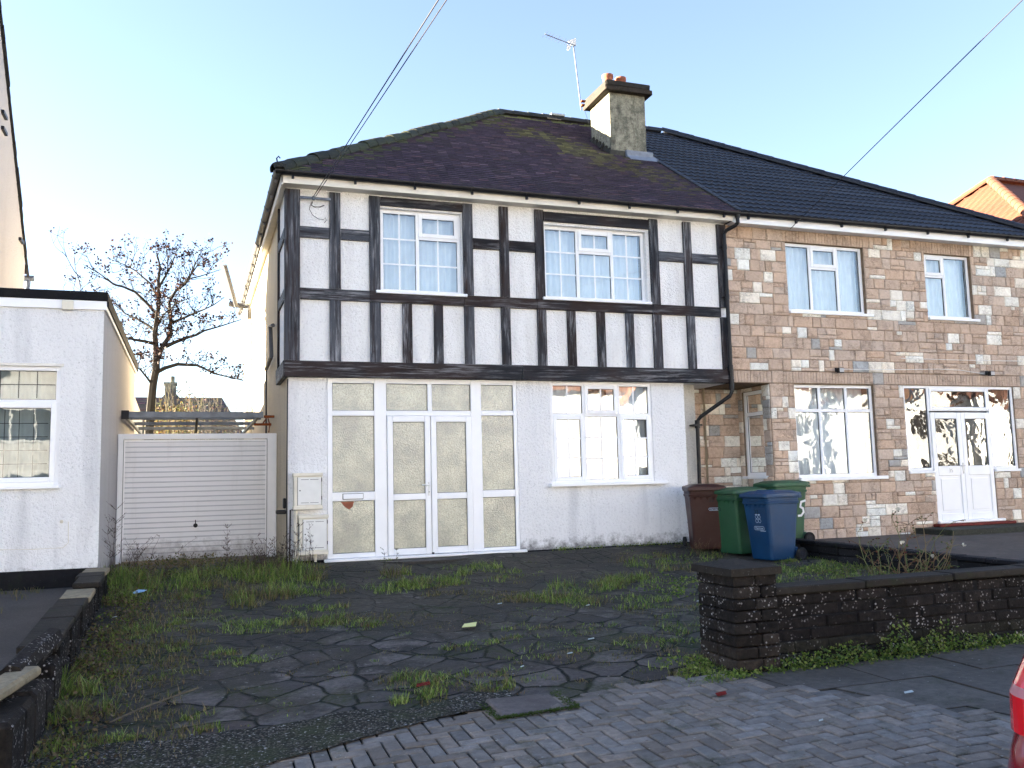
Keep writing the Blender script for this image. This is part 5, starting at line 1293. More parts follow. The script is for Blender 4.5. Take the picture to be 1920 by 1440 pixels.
# brown
b3, body, lid = make_bin('bin_brown'); text_mesh('number', '33', 0.085, binfront(0.06, 0.80), 'dark_print', body, 0.0005)
m = MB(); oval(m, binfront(0.10, 0.66), 0.17, 0.045); m.build('label_outline', MAT['pale_print'], body); text_mesh('lettering', 'Harrow', 0.038, binfront(0.10, 0.66), 'pale_print', body, 0.0004)
place(b3, x=9.12, y=-0.62, rz=-22); tag(b3, 'dark brown wheelie bin standing against the corner of the white wall', 'bin', 'wheelie bins')

# ------------------------------------------------------------------ grass and weeds
def blade(mb, x, y, z, h, lean, az, w_, col, curl=0.5):
    dx, dy = math.cos(az), math.sin(az); sx, sy = -dy*w_/2, dx*w_/2
    p = []
    for k, t in enumerate((0, 0.45, 0.8, 1.0)):
        l = lean*h*(t**1.6); zz = h*(t-curl*lean*t*t*0.5)
        p.append((x+dx*l, y+dy*l, z+zz))
    for k in range(2):
        f0, f1 = (1-0.25*k), (0.75-0.25*k)
        mb.face([(p[k][0]-sx*f0, p[k][1]-sy*f0, p[k][2]), (p[k][0]+sx*f0, p[k][1]+sy*f0, p[k][2]), (p[k+1][0]+sx*f1, p[k+1][1]+sy*f1, p[k+1][2]), (p[k+1][0]-sx*f1, p[k+1][1]-sy*f1, p[k+1][2])], col)
    mb.face([(p[2][0]-sx*.5, p[2][1]-sy*.5, p[2][2]), (p[2][0]+sx*.5, p[2][1]+sy*.5, p[2][2]), p[3]], col)
GREEN = [(0.13, 0.205, 0.036), (0.20, 0.27, 0.055), (0.090, 0.15, 0.032), (0.25, 0.29, 0.09)]
OLIVE = [(0.13, 0.135, 0.040), (0.17, 0.14, 0.06), (0.09, 0.11, 0.035), (0.20, 0.15, 0.08)]
DRYC = [(0.15, 0.11, 0.06), (0.10, 0.07, 0.05), (0.07, 0.045, 0.035), (0.17, 0.13, 0.08)]
rg = random.Random(77)
gm = MB()
def tuft(x, y, r, h, n, pal, flat=0.8):
    for i in range(n):
        a = rg.uniform(0, 6.283); q = r*math.sqrt(rg.random()); px, py = x+q*math.cos(a)*1.25, y+q*math.sin(a)*0.9
        if not (-0.9 < px < 10.28) or py > 1.7: continue
        c = rg.choice(pal) if rg.random() > 0.10 else rg.choice(DRYC); k = rg.uniform(0.7, 1.6); hh = h*rg.uniform(0.45, 1.1)*(1-0.35*(q/r)**2)
        blade(gm, px, py, G(px, py)-0.005+0.02*0, hh, rg.uniform(0.15, flat), rg.uniform(0, 6.283), rg.uniform(0.005, 0.010), tuple(v*k for v in c))
# patches read off the photograph: (u, v, radius, height, blades, palette)
TF = [(760, 1100, .42, .20, 520, 'g'), (735, 1080, .2, .2, 200, 'g'), (815, 1095, .35, .18, 420, 'g'), (850, 1115, .3, .1, 260, 'o'), (900, 1120, .35, .08, 240, 'o'), (940, 1125, .3, .07, 200, 'o'),
      (905, 1072, .35, .16, 320, 'g'), (960, 1085, .25, .1, 130, 'g'), (1010, 1125, .3, .12, 260, 'o'), (1060, 1120, .38, .16, 420, 'g'), (1110, 1100, .42, .22, 560, 'g'), (1150, 1130, .4, .15, 480, 'g'), (1160, 1085, .3, .16, 260, 'g'),
      (1215, 1095, .3, .12, 180, 'g'), (1240, 1145, .35, .08, 200, 'o'), (1290, 1150, .3, .09, 180, 'g'), (1230, 1055, .4, .16, 300, 'g'), (1270, 1065, .35, .18, 300, 'g'), (1200, 1042, .3, .1, 150, 'g'), (1310, 1045, .3, .14, 200, 'g'),
      (1270, 1180, .3, .10, 220, 'g'), (1300, 1200, .22, .12, 200, 'g'), (1230, 1205, .22, .12, 160, 'g'), (1280, 1240, .25, .12, 230, 'g'), (1310, 1270, .25, .12, 260, 'g'), (1240, 1270, .25, .07, 140, 'o'),
      (985, 1180, .14, .1, 120, 'g'), (1045, 1185, .22, .07, 150, 'g'), (1100, 1180, .2, .06, 110, 'g'), (960, 1205, .16, .10, 130, 'g'), (915, 1207, .12, .08, 80, 'g'), (865, 1215, .12, .09, 90, 'g'), (1040, 1220, .25, .07, 170, 'g'), (1090, 1230, .22, .06, 130, 'o'), (1150, 1235, .2, .06, 110, 'o'),
      (930, 1165, .3, .07, 180, 'o'), (1110, 1175, .15, .06, 60, 'g'), (1180, 1205, .25, .07, 130, 'o'), (1040, 1155, .2, .07, 90, 'g'), (1000, 1150, .2, .06, 80, 'g'),
      (780, 1275, .24, .11, 300, 'g'), (815, 1285, .2, .12, 240, 'g'), (800, 1308, .2, .12, 240, 'g'), (840, 1315, .16, .06, 120, 'o'), (855, 1265, .13, .07, 90, 'g'), (930, 1290, .15, .13, 180, 'g'), (950, 1268, .16, .08, 130, 'g'), (905, 1270, .18, .06, 110, 'o'), (1010, 1275, .12, .07, 90, 'g'), (880, 1300, .2, .05, 100, 'o'),
      (510, 1125, .42, .30, 600, 'g'), (545, 1090, .42, .30, 600, 'g'), (580, 1110, .35, .2, 380, 'g'), (500, 1165, .36, .16, 420, 'g'), (545, 1175, .35, .15, 380, 'g'), (470, 1180, .25, .12, 200, 'g'), (610, 1165, .3, .13, 300, 'g'), (650, 1170, .28, .12, 260, 'g'), (680, 1160, .25, .09, 180, 'o'), (590, 1140, .25, .12, 200, 'g'), (720, 1155, .2, .07, 90, 'o'), (760, 1160, .25, .05, 100, 'o'), (800, 1165, .3, .05, 110, 'o'), (835, 1175, .2, .05, 80, 'o'),
      (500, 1070, .4, .26, 480, 'g'), (450, 1085, .5, .18, 480, 'g'), (400, 1090, .5, .18, 480, 'g'), (350, 1085, .5, .20, 480, 'g'), (300, 1090, .5, .24, 520, 'g'), (250, 1090, .45, .30, 520, 'g'), (225, 1120, .4, .30, 480, 'g'), (210, 1095, .3, .3, 300, 'g'), (270, 1125, .35, .15, 240, 'o'), (330, 1120, .3, .12, 180, 'g'), (375, 1120, .2, .12, 150, 'g'), (550, 1060, .3, .2, 250, 'g'), (590, 1075, .3, .16, 250, 'g'),
      (285, 1180, .22, .17, 260, 'g'), (250, 1190, .25, .13, 220, 'g'), (230, 1195, .2, .1, 120, 'g'), (310, 1190, .2, .08, 110, 'g'), (385, 1155, .25, .10, 170, 'g'), (335, 1215, .12, .1, 110, 'g'), (405, 1230, .12, .1, 120, 'g'), (440, 1243, .14, .06, 90, 'g'), (470, 1238, .14, .06, 100, 'g'), (490, 1232, .12, .05, 70, 'g'), (430, 1165, .25, .06, 80, 'o'), (250, 1275, .20, .09, 170, 'g'), (325, 1265, .12, .06, 70, 'g'), (200, 1260, .3, .10, 200, 'o'), (170, 1225, .3, .14, 240, 'o'), (210, 1235, .25, .1, 160, 'o'),
      (130, 1300, .18, .26, 360, 'g'), (140, 1340, .16, .2, 280, 'g'), (110, 1325, .12, .18, 140, 'g'), (165, 1395, .16, .14, 260, 'g'), (180, 1410, .14, .1, 160, 'g'), (225, 1390, .1, .06, 80, 'g'), (400, 1368, .08, .08, 80, 'g'), (370, 1345, .08, .08, 60, 'g'), (60, 1360, .2, .10, 160, 'o'), (20, 1420, .2, .12, 200, 'g'), (90, 1390, .2, .08, 160, 'o'), (120, 1430, .12, .08, 110, 'o'),
      (1490, 1070, .45, .12, 560, 'g'), (1560, 1070, .5, .12, 560, 'g'), (1620, 1060, .4, .12, 380, 'g'), (1520, 1050, .4, .1, 360, 'g'), (1590, 1045, .4, .1, 300, 'g'), (1460, 1085, .3, .12, 300, 'g'), (1680, 1070, .4, .1, 260, 'o'), (1340, 1060, .35, .1, 220, 'g'), (1420, 1075, .3, .1, 200, 'g'), (1545, 1085, .35, .1, 320, 'g')]
for (u, v, r, h, n, p) in TF:
    x, y, z = gp(u, v); pal = GREEN if p == 'g' else OLIVE
    for k in range(10):
        a = rg.uniform(0, 6.28); q = r*1.15*math.sqrt(rg.random()); sub = rg.uniform(.25, .55)*r
        tuft(x+q*math.cos(a)*1.3, y+q*math.sin(a)*.9, sub, h*rg.uniform(.35, 1.05), int(n*.13), pal if rg.random() < .75 else OLIVE, 1.3)
# scattered small growth along joints
for i in range(520):
    x, y = rg.uniform(0.3, 10.2), rg.uniform(-7.1, -0.15)
    if n2(x, y, 0.8, 9) > -0.02: tuft(x, y, rg.uniform(.03, .12), rg.uniform(.02, .06), rg.randint(6, 24), OLIVE if rg.random() < .5 else GREEN, 1.2)
for i in range(260):
    x = rg.uniform(0.3, 1.3); y = rg.uniform(-7.3, -1.0); x += 0.25*(y+7)*0.1
    tuft(x, y, .12, rg.uniform(.04, .12), 18, OLIVE, 1.2)
for i in range(60):
    x, y = rg.uniform(-6, -0.3), rg.uniform(-3, -1.05); 
    for k in range(14): blade(gm, x+rg.gauss(0, .05), y+rg.gauss(0, .05), GLn(x, y), rg.uniform(.03, .09), rg.uniform(.3, 1), rg.uniform(0, 6.28), .006, rg.choice(OLIVE))
go = gm.build('grass', MAT['leaf']); tag(go, 'rough grass tufts growing all over the cracked paving of the front drive', 'grass', kind='stuff')

# low leafy weeds along the foot of the wall, the dwarf wall and the house
lm = MB()
def leafclump(x, y, z, r, h, n, pal, s=0.018):
    for i in range(n):
        a = rg.uniform(0, 6.283); q = r*math.sqrt(rg.random()); px, py = x+q*math.cos(a), y+q*math.sin(a)*.7; pz = z+h*rg.random()*(1-(q/r)**2*.6)
        d = Vector((rg.gauss(0, 1), rg.gauss(0, 1), rg.gauss(.6, .7))).normalized(); t = d.cross(Vector((rg.gauss(0, 1), rg.gauss(0, 1), rg.gauss(0, 1)))).normalized(); b = d.cross(t)
        sc_ = s*rg.uniform(.5, 1.3); c = rg.choice(pal); k = rg.uniform(.6, 1.3); P_ = Vector((px, py, pz))
        lm.face([P_-t*sc_, P_-b*sc_*.6, P_+t*sc_, P_+b*sc_*.6], tuple(v*k for v in c))
for (u, r, h, n) in ((1400, .12, .05, 60), (1430, .15, .07, 110), (1470, .15, .10, 160), (1500, .15, .14, 200), (1530, .15, .12, 220), (1565, .17, .16, 280), (1600, .17, .17, 320), (1640, .12, .08, 120), (1680, .16, .20, 330), (1690, .12, .34, 150), (1720, .15, .14, 200), (1750, .15, .16, 230), (1775, .14, .28, 200), (1810, .16, .14, 220), (1850, .16, .12, 220), (1890, .15, .10, 180), (1915, .12, .10, 140)):
    p = on_y(u, 1255-(u-1400)*.082, WY-0.06); leafclump(p.x, WY-0.07, G(p.x, WY), r*1.2, h*1.05, n, GREEN+[(0.10, .16, .05)], .015)
for i in range(90):
    y = rg.uniform(-7.4, -1.0); x = 0.36+rg.uniform(0, .35); leafclump(x, y, G(x, y), .16, .12, 40, OLIVE+DRYC+GREEN[:2], .016)
for i in range(40):
    x = rg.uniform(0.3, 2.6); y = rg.uniform(-.6, 1.5); leafclump(x, y, G(x, y), .18, .16, 50, OLIVE, .018)
for i in range(26):
    x = rg.uniform(6.3, 9.2); leafclump(x, -.08, G(x, -.1), .12, .07, 20, GREEN, .014)
for i in range(30):
    x = rg.uniform(5.0, 5.35); y = rg.uniform(-7.4, -6.6); leafclump(x-.05, y, G(x, y), .1, .08, 30, GREEN, .014)
for i in range(90):
    x = rg.uniform(6.5, 10.2); y = rg.uniform(-6.2, -2.6); leafclump(x, y, G(x, y), .2, .10, 40, GREEN, .018)
tag(lm.build('ground_weeds', MAT['leaf']), 'small leafy weeds along the foot of the walls and garden edges', 'weeds', kind='stuff')
# fallen leaves and grit
km = MB()
for i in range(6000):
    x, y = rg.uniform(-1, 10), rg.uniform(-9.6, -0.2)
    if n2(x, y, 1.1, 2) < -0.05: continue
    s = rg.uniform(.003, .009); z = G(x, y)+(0.022 if y < -7.1 else 0.012)+.006; a = rg.uniform(0, 3); c = rg.choice(((.30, .30, .28), (.22, .21, .2), (.08, .05, .03), (.12, .08, .05), (.10, .07, .045), (.14, .10, .06), (.35, .35, .33)))
    km.face([(x+s*math.cos(a+k*1.57)*(1.6 if k % 2 else 1), y+s*math.sin(a+k*1.57), z) for k in range(4)], c)
tag(km.build('grit', MAT['tinted']), 'scattered grit, chips and leaf bits on the paving', 'grit', kind='stuff')

def dry_weed(name, x, y, z, h, n, label, pal, group='dead weeds by the garage door', spread=0.35, leafy=0, tw=6, base_r=0.08):
    m = MB(); r_ = random.Random(int(x*997+y*31)); lf = MB()
    for i in range(n):
        a = r_.uniform(0, 6.28); l = r_.uniform(.2, 1)*spread; H_ = h*r_.uniform(.55, 1); bx, by = x+r_.gauss(0, base_r), y+r_.gauss(0, base_r*.7); pts = []
        for k in range(6):
            t = k/5; pts.append((bx+math.cos(a)*l*H_*t**1.5+r_.gauss(0, .008), by+math.sin(a)*l*H_*t**1.5+r_.gauss(0, .008), z+H_*t*(1-.15*l*t)))
        c = r_.choice(pal); m.tube(pts, [0.0035, .003, .0025, .002, .0016, .001], 4, c, cap=False)
        for k in range(tw):
            j = r_.randint(2, 5); p = Vector(pts[j]); a2 = r_.uniform(0, 6.28); L = h*r_.uniform(.05, .16); q = p+Vector((math.cos(a2)*L*.8, math.sin(a2)*L*.8, L*.7))
            m.tube([p, (p+q)/2+Vector((0, 0, -.005)), q], [.0018, .0014, .001], 3, c, cap=False)
            for e in range(3+leafy):
                f = p.lerp(q, r_.uniform(.3, 1.1)); s = r_.uniform(.005, .011)*(1+leafy*.2); d = Vector((r_.gauss(0, 1), r_.gauss(0, 1), r_.gauss(0, 1))).normalized()*s; d2 = d.cross(Vector((r_.random(), r_.random(), 1))).normalized()*s*.7
                m.face([f-d, f-d2, f+d, f+d2], tuple(v*r_.uniform(.7, 1.3) for v in r_.choice(pal)))
    o = m.build(name, MAT['leaf'], base=(x, y, z)); tag(o, label, 'weed', group); return o
def gw(u, v): x, y, z = gp(u, v); return x, y, z
BR = [(.075, .05, .045), (.10, .07, .06), (.055, .04, .035), (.12, .09, .07)]
DW_ = [('dead_weed', 175/3+205, 1065, .50, 14, 'tangle of reddish dead stems leaning right at the left end of the garage door', .9, 6, .12),
       ('tall_weed', 213, 1090, 1.05, 3, 'single tall seeding weed against the white side wall left of the garage door', .08, 26, .02),
       ('tall_weed', 425, 1062, .66, 2, 'tall thin weed standing alone before the middle right of the garage door', .06, 26, .02),
       ('dead_weed', 355, 1085, .36, 10, 'low fluffy brown weed in front of the garage door handle', .4, 8, .10),
       ('dead_weed', 480, 1070, .42, 14, 'brown weed clump at the right foot of the garage door', .45, 8, .13),
       ('dead_weed', 522, 1075, .48, 16, 'bushy dead weed beside the cable pipes left of the meter boxes', .5, 8, .13),
       ('dead_weed', 545, 1068, .62, 18, 'tallest brown dead weed in front of the lower meter box', .32, 9, .12),
       ('dead_weed', 300, 1088, .28, 9, 'short brown weed among grass left of the garage door centre', .5, 7, .10),
       ('dead_weed', 440, 1072, .26, 8, 'small brown weed by the foot of the lone tall weed', .5, 7, .09)]
for (nm, u, v, h, n, lb, sp, tw, br) in DW_:
    x, y, z = gw(u, v); y = min(y, 1.6); dry_weed(nm, x, y, G(x, y), h, n, lb, BR, spread=sp, tw=tw, base_r=br)
for (u, lb) in ((722, 'thin seed head weed at the left in front of the porch doors'), (744, 'thin seed head weed at the right in front of the porch doors')):
    x, y, z = gw(u, 1075); dry_weed('seed_weed', x, y, z, .36, 1, lb, [(.06, .06, .05), (.08, .08, .06)], 'seed heads by the porch', .1, tw=16, base_r=.01)
x, y, z = gw(1322, 1045); dry_weed('dry_grass_clump', x, y+.2, z, .30, 22, 'straw coloured dry grass clump at the foot of the brown bin', DRYC, 'dry clumps', .8, tw=2, base_r=.12)
# rose bushes
def rose(u, v, h, n, lb, seed, blooms):
    d = pray(u, v); t = (-5.9-CL.y)/d.y; p = CL+d*t; x, y = p.x, -5.9; z = G(x, y)
    r_ = random.Random(seed); root = thing('rose_bush', lb, 'bush', (x, y, z), 'rose bushes behind the wall'); st_ = MB(); lf = MB(); fl = MB()
    tips = []
    for i in range(n):
        a = r_.uniform(0, 6.28); p0 = Vector((x+r_.gauss(0, .09), y+r_.gauss(0, .06), z)); pts = [p0]; d_ = Vector((math.cos(a)*.5, math.sin(a)*.4, 1)).normalized(); hh = h*r_.uniform(.55, 1)
        for k in range(6):
            d_ = (d_+Vector((r_.gauss(0, .16), r_.gauss(0, .14), r_.gauss(0, .1)))).normalized(); pts.append(pts[-1]+d_*hh/6)
        c = r_.choice([(.20, .22, .09), (.26, .20, .11), (.14, .18, .06), (.20, .12, .07)]); st_.tube(pts, [.007, .006, .0055, .005, .004, .003, .002], 5, c)
        for k in range(5):
            j = r_.randint(2, 6); q = pts[j]; e = q+Vector((r_.gauss(0, 1), r_.gauss(0, 1), abs(r_.gauss(0, .8)))).normalized()*h*r_.uniform(.08, .2); st_.tube([q, q.lerp(e, .5)+Vector((0, 0, .01)), e], [.003, .0025, .0015], 4, c); tips.append(e)
            for w_ in range(5):
                f = q.lerp(e, r_.uniform(.3, 1)); s = r_.uniform(.010, .022); dd = Vector((r_.gauss(0, 1), r_.gauss(0, 1), r_.gauss(0, .5))).normalized()*s; d2 = dd.cross(Vector((r_.random(), r_.random(), 1))).normalized()*s*.6
                lf.face([f, f+dd*.6-d2, f+dd*1.6, f+dd*.6+d2], tuple(v*r_.uniform(.7, 1.2) for v in r_.choice([(.10, .14, .05), (.14, .16, .06), (.16, .12, .06), (.2, .08, .05)])))
    for i in range(blooms):
        e = r_.choice(tips)
        for k in range(9):
            dd = Vector((r_.gauss(0, 1), r_.gauss(0, 1), r_.gauss(.3, .7))).normalized()*.017; d2 = dd.cross(Vector((r_.random(), r_.random(), r_.random()))).normalized()*.014; fl.face([e, e+dd-d2, e+dd*1.5, e+dd+d2], (.75, .72, .62))
    st_.build('stem', MAT['leaf'], root); lf.build('foliage', MAT['leaf'], root); fl.build('bloom', MAT['leaf'], root)
rose(1660, 1060, .95, 16, 'left rose bush with reddish stems and white blooms behind the dark wall', 3, 4)
rose(1715, 1055, 1.15, 16, 'tallest rose bush with pale green leggy stems behind the dark wall', 5, 5)
rose(1765, 1052, .8, 9, 'sparse right hand rose bush before the concrete drive edge', 8, 4)

# ------------------------------------------------------------------ litter and loose slabs
def litter(name, u, v, pts, mat, label, cat='litter', dz=0.02, group=None, th=0.002):
    x, y, z = gp(u, v, dz); z += dz; m = MB(); P_ = [(x+a, y+b, z+c) for a, b, c in pts]
    m.face(P_); m.face([(p[0], p[1], p[2]-th) for p in P_][::-1])
    for i in range(len(P_)):
        j = (i+1) % len(P_); m.face([P_[i], P_[j], (P_[j][0], P_[j][1], P_[j][2]-th), (P_[i][0], P_[i][1], P_[i][2]-th)])
    o = m.build(name, MAT[mat], base=(x, y, z)); tag(o, label, cat, group)
litter('yellow_leaflet', 880, 1173, [(-.10, -.07, 0), (.04, -.09, .005), (.10, .07, .02), (-.03, .08, .01)], 'yellow_paper', 'pale yellow folded leaflet lying on the dark paving in mid drive', 'paper', .035)
WHL = [(937, 1132, .05, 'white scrap beside the grass band left of the drive middle'), (1108, 1198, .06, 'pair of thin white strips of litter right of the drive middle'), (1068, 1225, .05, 'white scrap by a small grass tuft on the drive'), (1310, 1127, .05, 'small white scrap beside the brick pillar'), (1400, 0, 0, ''), (1703, 1298, .07, 'white paper strip lying on the pavement slabs before the car'), (1539, 1351, .03, 'tiny white crumb on the pavement slabs, left of the paper strip'),
       (979, 1250, .03, 'white chip on the cracked slabs near the lower grass tufts'), (1102, 1135, .04, 'white scrap under the bright grass tuft'), (655, 1157, .0, ''), (215, 1157, .04, 'white chip beside the weeds near the dwarf wall')]
for (u, v, s, lb) in WHL:
    s *= .6
    if s: litter('paper_scrap', u, v, [(-s, -s*.3, 0), (s*.8, -s*.4, .004), (s, s*.25, .01), (-s*.6, s*.35, .004)], 'paper', lb, 'litter', .03)
litter('blue_wrapper', 262, 1112, [(-.07, -.03, 0), (.05, -.04, .02), (.08, .03, .03), (-.02, .04, .04), (-.08, .02, .01)], 'blue_scrap', 'crumpled pale blue wrapper in the grass before the garage door', 'litter', .07)
litter('red_litter', 1352, 1303, [(-.04, -.02, 0), (.03, -.03, .01), (.05, .02, .02), (-.03, .03, .01)], 'red_litter', 'dark red scrap on the pavement near the pillar foot', 'litter', .03)
litter('red_leaf', 793, 1285, [(-.06, -.03, 0), (.05, -.03, .01), (.06, .03, .02), (-.04, .04, .01)], 'red_litter', 'red brown leaf clump under the lower grass tuft', 'leaf', .03)
m = MB(); xs, ys = 3.52, -7.29; M_ = Matrix.Translation((xs, ys, G(xs, ys)+.012)) @ Matrix.Rotation(R(1), 4, 'Y') @ Matrix.Rotation(R(4), 4, 'X')
m.box((-.26, -.19, -.06), (.24, .20, .022), (1.25, 1.2, 1.3), bev=.012, M=M_); o = m.build('loose_slab', MAT['paving_slab'], base=(xs, ys, G(xs, ys))); tag(o, 'loose grey concrete slab edged with moss between the drive and the block paving', 'slab')
mm = MB()
for i in range(900):
    a = rg.choice((0, 1, 2)); x = xs+rg.choice((-.30, .28))+rg.gauss(0, .02) if a == 0 else xs+rg.uniform(-.32, .3); y = ys+rg.uniform(-.22, .2) if a == 0 else ys-.235+rg.gauss(0, .015)
    s = rg.uniform(.006, .012); z = G(x, y)+.025+rg.random()*.012; mm.face([(x-s, y, z), (x, y-s, z+.003), (x+s, y, z), (x, y+s, z+.004)], rg.choice([(.05, .08, .01), (.07, .10, .015), (.04, .06, .01)]))
tag(mm.build('moss', MAT['leaf']), 'bright green moss around the loose slab', 'moss', kind='stuff')
m = MB(); n = 20; cxp, cyp = 4.55, -0.06
pts = [(cxp+.78*math.cos(math.pi*k/n), cyp-.50*math.sin(math.pi*k/n)) for k in range(n+1)]
m.face([(p[0], p[1], -.01) for p in pts]); 
for p, q in zip(pts, pts[1:]): m.face([(p[0], p[1], -.01), (q[0], q[1], -.01), (q[0], q[1], -.16), (p[0], p[1], -.16)], (.5, .5, .5))
tag(m.build('porch_step', MAT['paving_slab'], base=(cxp, cyp, -.1)), 'half round dark concrete step under the white porch doors', 'step')
m = MB(); pts = [gp(u, v) for u, v in ((205, 1363), (260, 1343), (330, 1322), (372, 1312))]; m.tube([(p[0], p[1], p[2]+.03+.02*i) for i, p in enumerate(pts)], .006, 5, (.16, .13, .09)); tag(m.build('dry_stalk', MAT['leaf'], base=pts[0]), 'long dry straw stalk lying across the cracked slabs', 'stalk')

# ------------------------------------------------------------------ aerial and wires
A0 = thing('tv_aerial', 'television aerial with white reflector leaning on a thin mast beside the chimney', 'aerial', (9.05, 3.66, 9.0))
m = MB(); pb, pt = on_y(1090, 206, 3.66), on_y(1075, 84, 3.66); m.tube([pb, pt], .014, 6); m.build('mast', MAT['metal_grey'], A0)
m = MB(); m.box((pb.x-.03, 3.55, pb.z+.06), (CX0, 3.64, pb.z+.09)); m.box((pb.x-.03, 3.55, pb.z+.16), (CX0, 3.64, pb.z+.18)); m.build('bracket', MAT['rust'], A0)
b0, b1 = on_y(1079, 86, 3.66), on_y(1022, 64, 3.0); m = MB(); m.tube([b0, b1], .010, 6); dv = (b1-b0)
for k in range(10):
    c = b0.lerp(b1, .12+.88*k/9); e = Vector((.10, 0.10, .11)) if True else None; el = (on_y(1030, 56, 3.0)-on_y(1018, 68, 3.0))*.5; el = el*(0.9); m.tube([c-el, c+el], .004, 4)
m.build('boom', MAT['metal_grey'], A0)
m = MB(); c = b0
for s in (1, -1):
    q = [on_y(u, v, 3.66) for u, v in (((1064, 76), (1080, 71), (1080, 84), (1070, 84)) if s == 1 else ((1062, 82), (1072, 86), (1066, 93), (1063, 94)))]
    m.face(q); m.face([p+Vector((.01, .02, 0)) for p in q])
m.build('reflector', MAT['white_plastic'], A0)
m = MB(); m.tube([pb+Vector((.05, 0, .1)), pb+Vector((.20, .05, -.3)), (9.3, 3.4, chz(3.4)+.1)], .005, 4); m.tube([(9.18, 2.9, chz(2.9)+.04), (9.32, 2.95, chz(2.9)+.22)], .02, 6); m.build('lead_wire', MAT['wire'], A0)

PTOP = Vector((4.95, -20.85, 6.75))
def wire(name, a, b, sag, r, label, extra=None):
    m = MB(); pts = []
    for k in range(41):
        t = k/40; p = Vector(a).lerp(Vector(b), t); p.z -= sag*4*t*(1-t); pts.append(p)
    m.tube(pts, r, 5)
    if extra: m.tube(extra, r, 5)
    o = m.build(name, MAT['wire'], base=tuple(a)); tag(o, label, 'cable', 'overhead service cables'); return o
wa = on_y(588, 368, -.12)
def hit(u, v, y): return on_y(u, v, y)
q1 = on_y(822, 0, -7.5); q2 = on_y(806, 22, -7.5)
dirn = (q1-wa); e1 = wa+dirn*2.7; e2 = wa+(on_y(829, 0, -7.5)-wa)*2.7
wire('service_cable', wa, e1, 0.0, .006, 'thin dark service cable rising from the timbered corner bracket to the top of the picture')
wire('service_cable', wa+Vector((.03, 0, 0)), e2, 0.02, .005, 'second, slightly slacker cable beside the first at the timbered corner')
wb = on_y(1482, 429, -.31); q3 = on_y(1915, 2, -7.5); e3 = wb+(q3-wb)*2.7
wire('service_cable', wb, e3, 0.0, .006, 'thin cable crossing the black roof toward the upper right corner of the sky')
m = MB(); a = on_y(562, 369, -.11); b = on_y(620, 379, -.11); m.box((a.x, -.12, a.z-.02), (b.x, -.10, a.z+.015), bev=.003); m.tube([wa, wa+Vector((0, 0, -.06))], .02, 8); m.build('cable_bracket', MAT['metal_grey'], H)
m = MB(); m.tube([on_y(u, v, -.06) for u, v in ((586, 378), (584, 385), (590, 388), (600, 388), (608, 385))], .008, 5); m.tube([on_y(u, v, -.06) for u, v in ((584, 378), (580, 392), (586, 403), (596, 410), (606, 412), (610, 408), (612, 413), (608, 418))], .004, 4); m.build('loose_cable', MAT['wire'], H)
m = MB(); 
pe = (e1+e2+e3)/3
m.tube([(e1.x, e1.y-.2, -.6), (e1.x, e1.y-.2, e1.z+.4)], .13, 12, (.10, .07, .05)); tag(m.build('utility_pole', MAT['bark'], base=(e1.x, e1.y-.2, -.6)), 'tall wooden pole across the street carrying the cable of the timbered house', 'pole')
m = MB(); m.tube([(e3.x, e3.y-.2, -.6), (e3.x, e3.y-.2, e3.z+.4)], .13, 12, (.10, .07, .05)); tag(m.build('utility_pole', MAT['bark'], base=(e3.x, e3.y-.2, -.6)), 'tall wooden pole across the street carrying the cable of the stone house', 'pole')

# ------------------------------------------------------------------ tree behind the garage
TR = thing('bare_tree', 'bare spreading winter tree with brown seed clusters behind the carport frame', 'tree', (-0.2, 18, -0.05))
rt = random.Random(8)
def tp(u, v, o=0.0): return on_y(u, v, 18+o)
tk = MB(); tw_ = MB(); sd_ = MB(); BK = (.035, .03, .024); BK2 = (.020, .016, .016)
def path(pts, r0, r1, bend=True, mb=tk, col=BK):
    n = len(pts); mb.tube(pts, [lerp(r0, r1, i/(n-1)) for i in range(n)], 7, col)
def cluster(p, s):
    for k in range(int(7*s)):
        c = p+Vector((rt.gauss(0, .06), rt.gauss(0, .06), rt.gauss(0, .05)))*s; q = rt.uniform(.018, .042)*s
        d = Vector((rt.gauss(0, 1), rt.gauss(0, 1), rt.gauss(0, 1))).normalized()*q; e = d.cross(Vector((rt.gauss(0, 1), rt.gauss(0, 1), 1))).normalized()*q
        sd_.face([c-d, c-e, c+d, c+e], rt.choice([(.02, .010, .012), (.035, .016, .012), (.015, .011, .013), (.06, .028, .018)]))
def twig(p, d, L, r, depth):
    pts = [p]; q = Vector(p); dd = Vector(d)
    for k in range(4):
        dd = (dd+Vector((rt.gauss(0, .22), rt.gauss(0, .22), rt.gauss(.10, .16)))).normalized(); q = q+dd*L/4; pts.append(q)
    tw_.tube(pts, [r, r*.85, r*.7, r*.6, r*.45], 4, BK2, cap=False)
    if depth > 0:
        for k in range(rt.choice((2, 2, 3))):
            j = rt.choice((2, 3, 4, 4)); nd = (dd+Vector((rt.gauss(0, .75), rt.gauss(0, .75), rt.gauss(.25, .45)))).normalized(); twig(pts[j], nd, L*rt.uniform(.5, .8), r*.6, depth-1)
    else:
        if rt.random() < .6: cluster(pts[-1], rt.uniform(.6, 1.6))
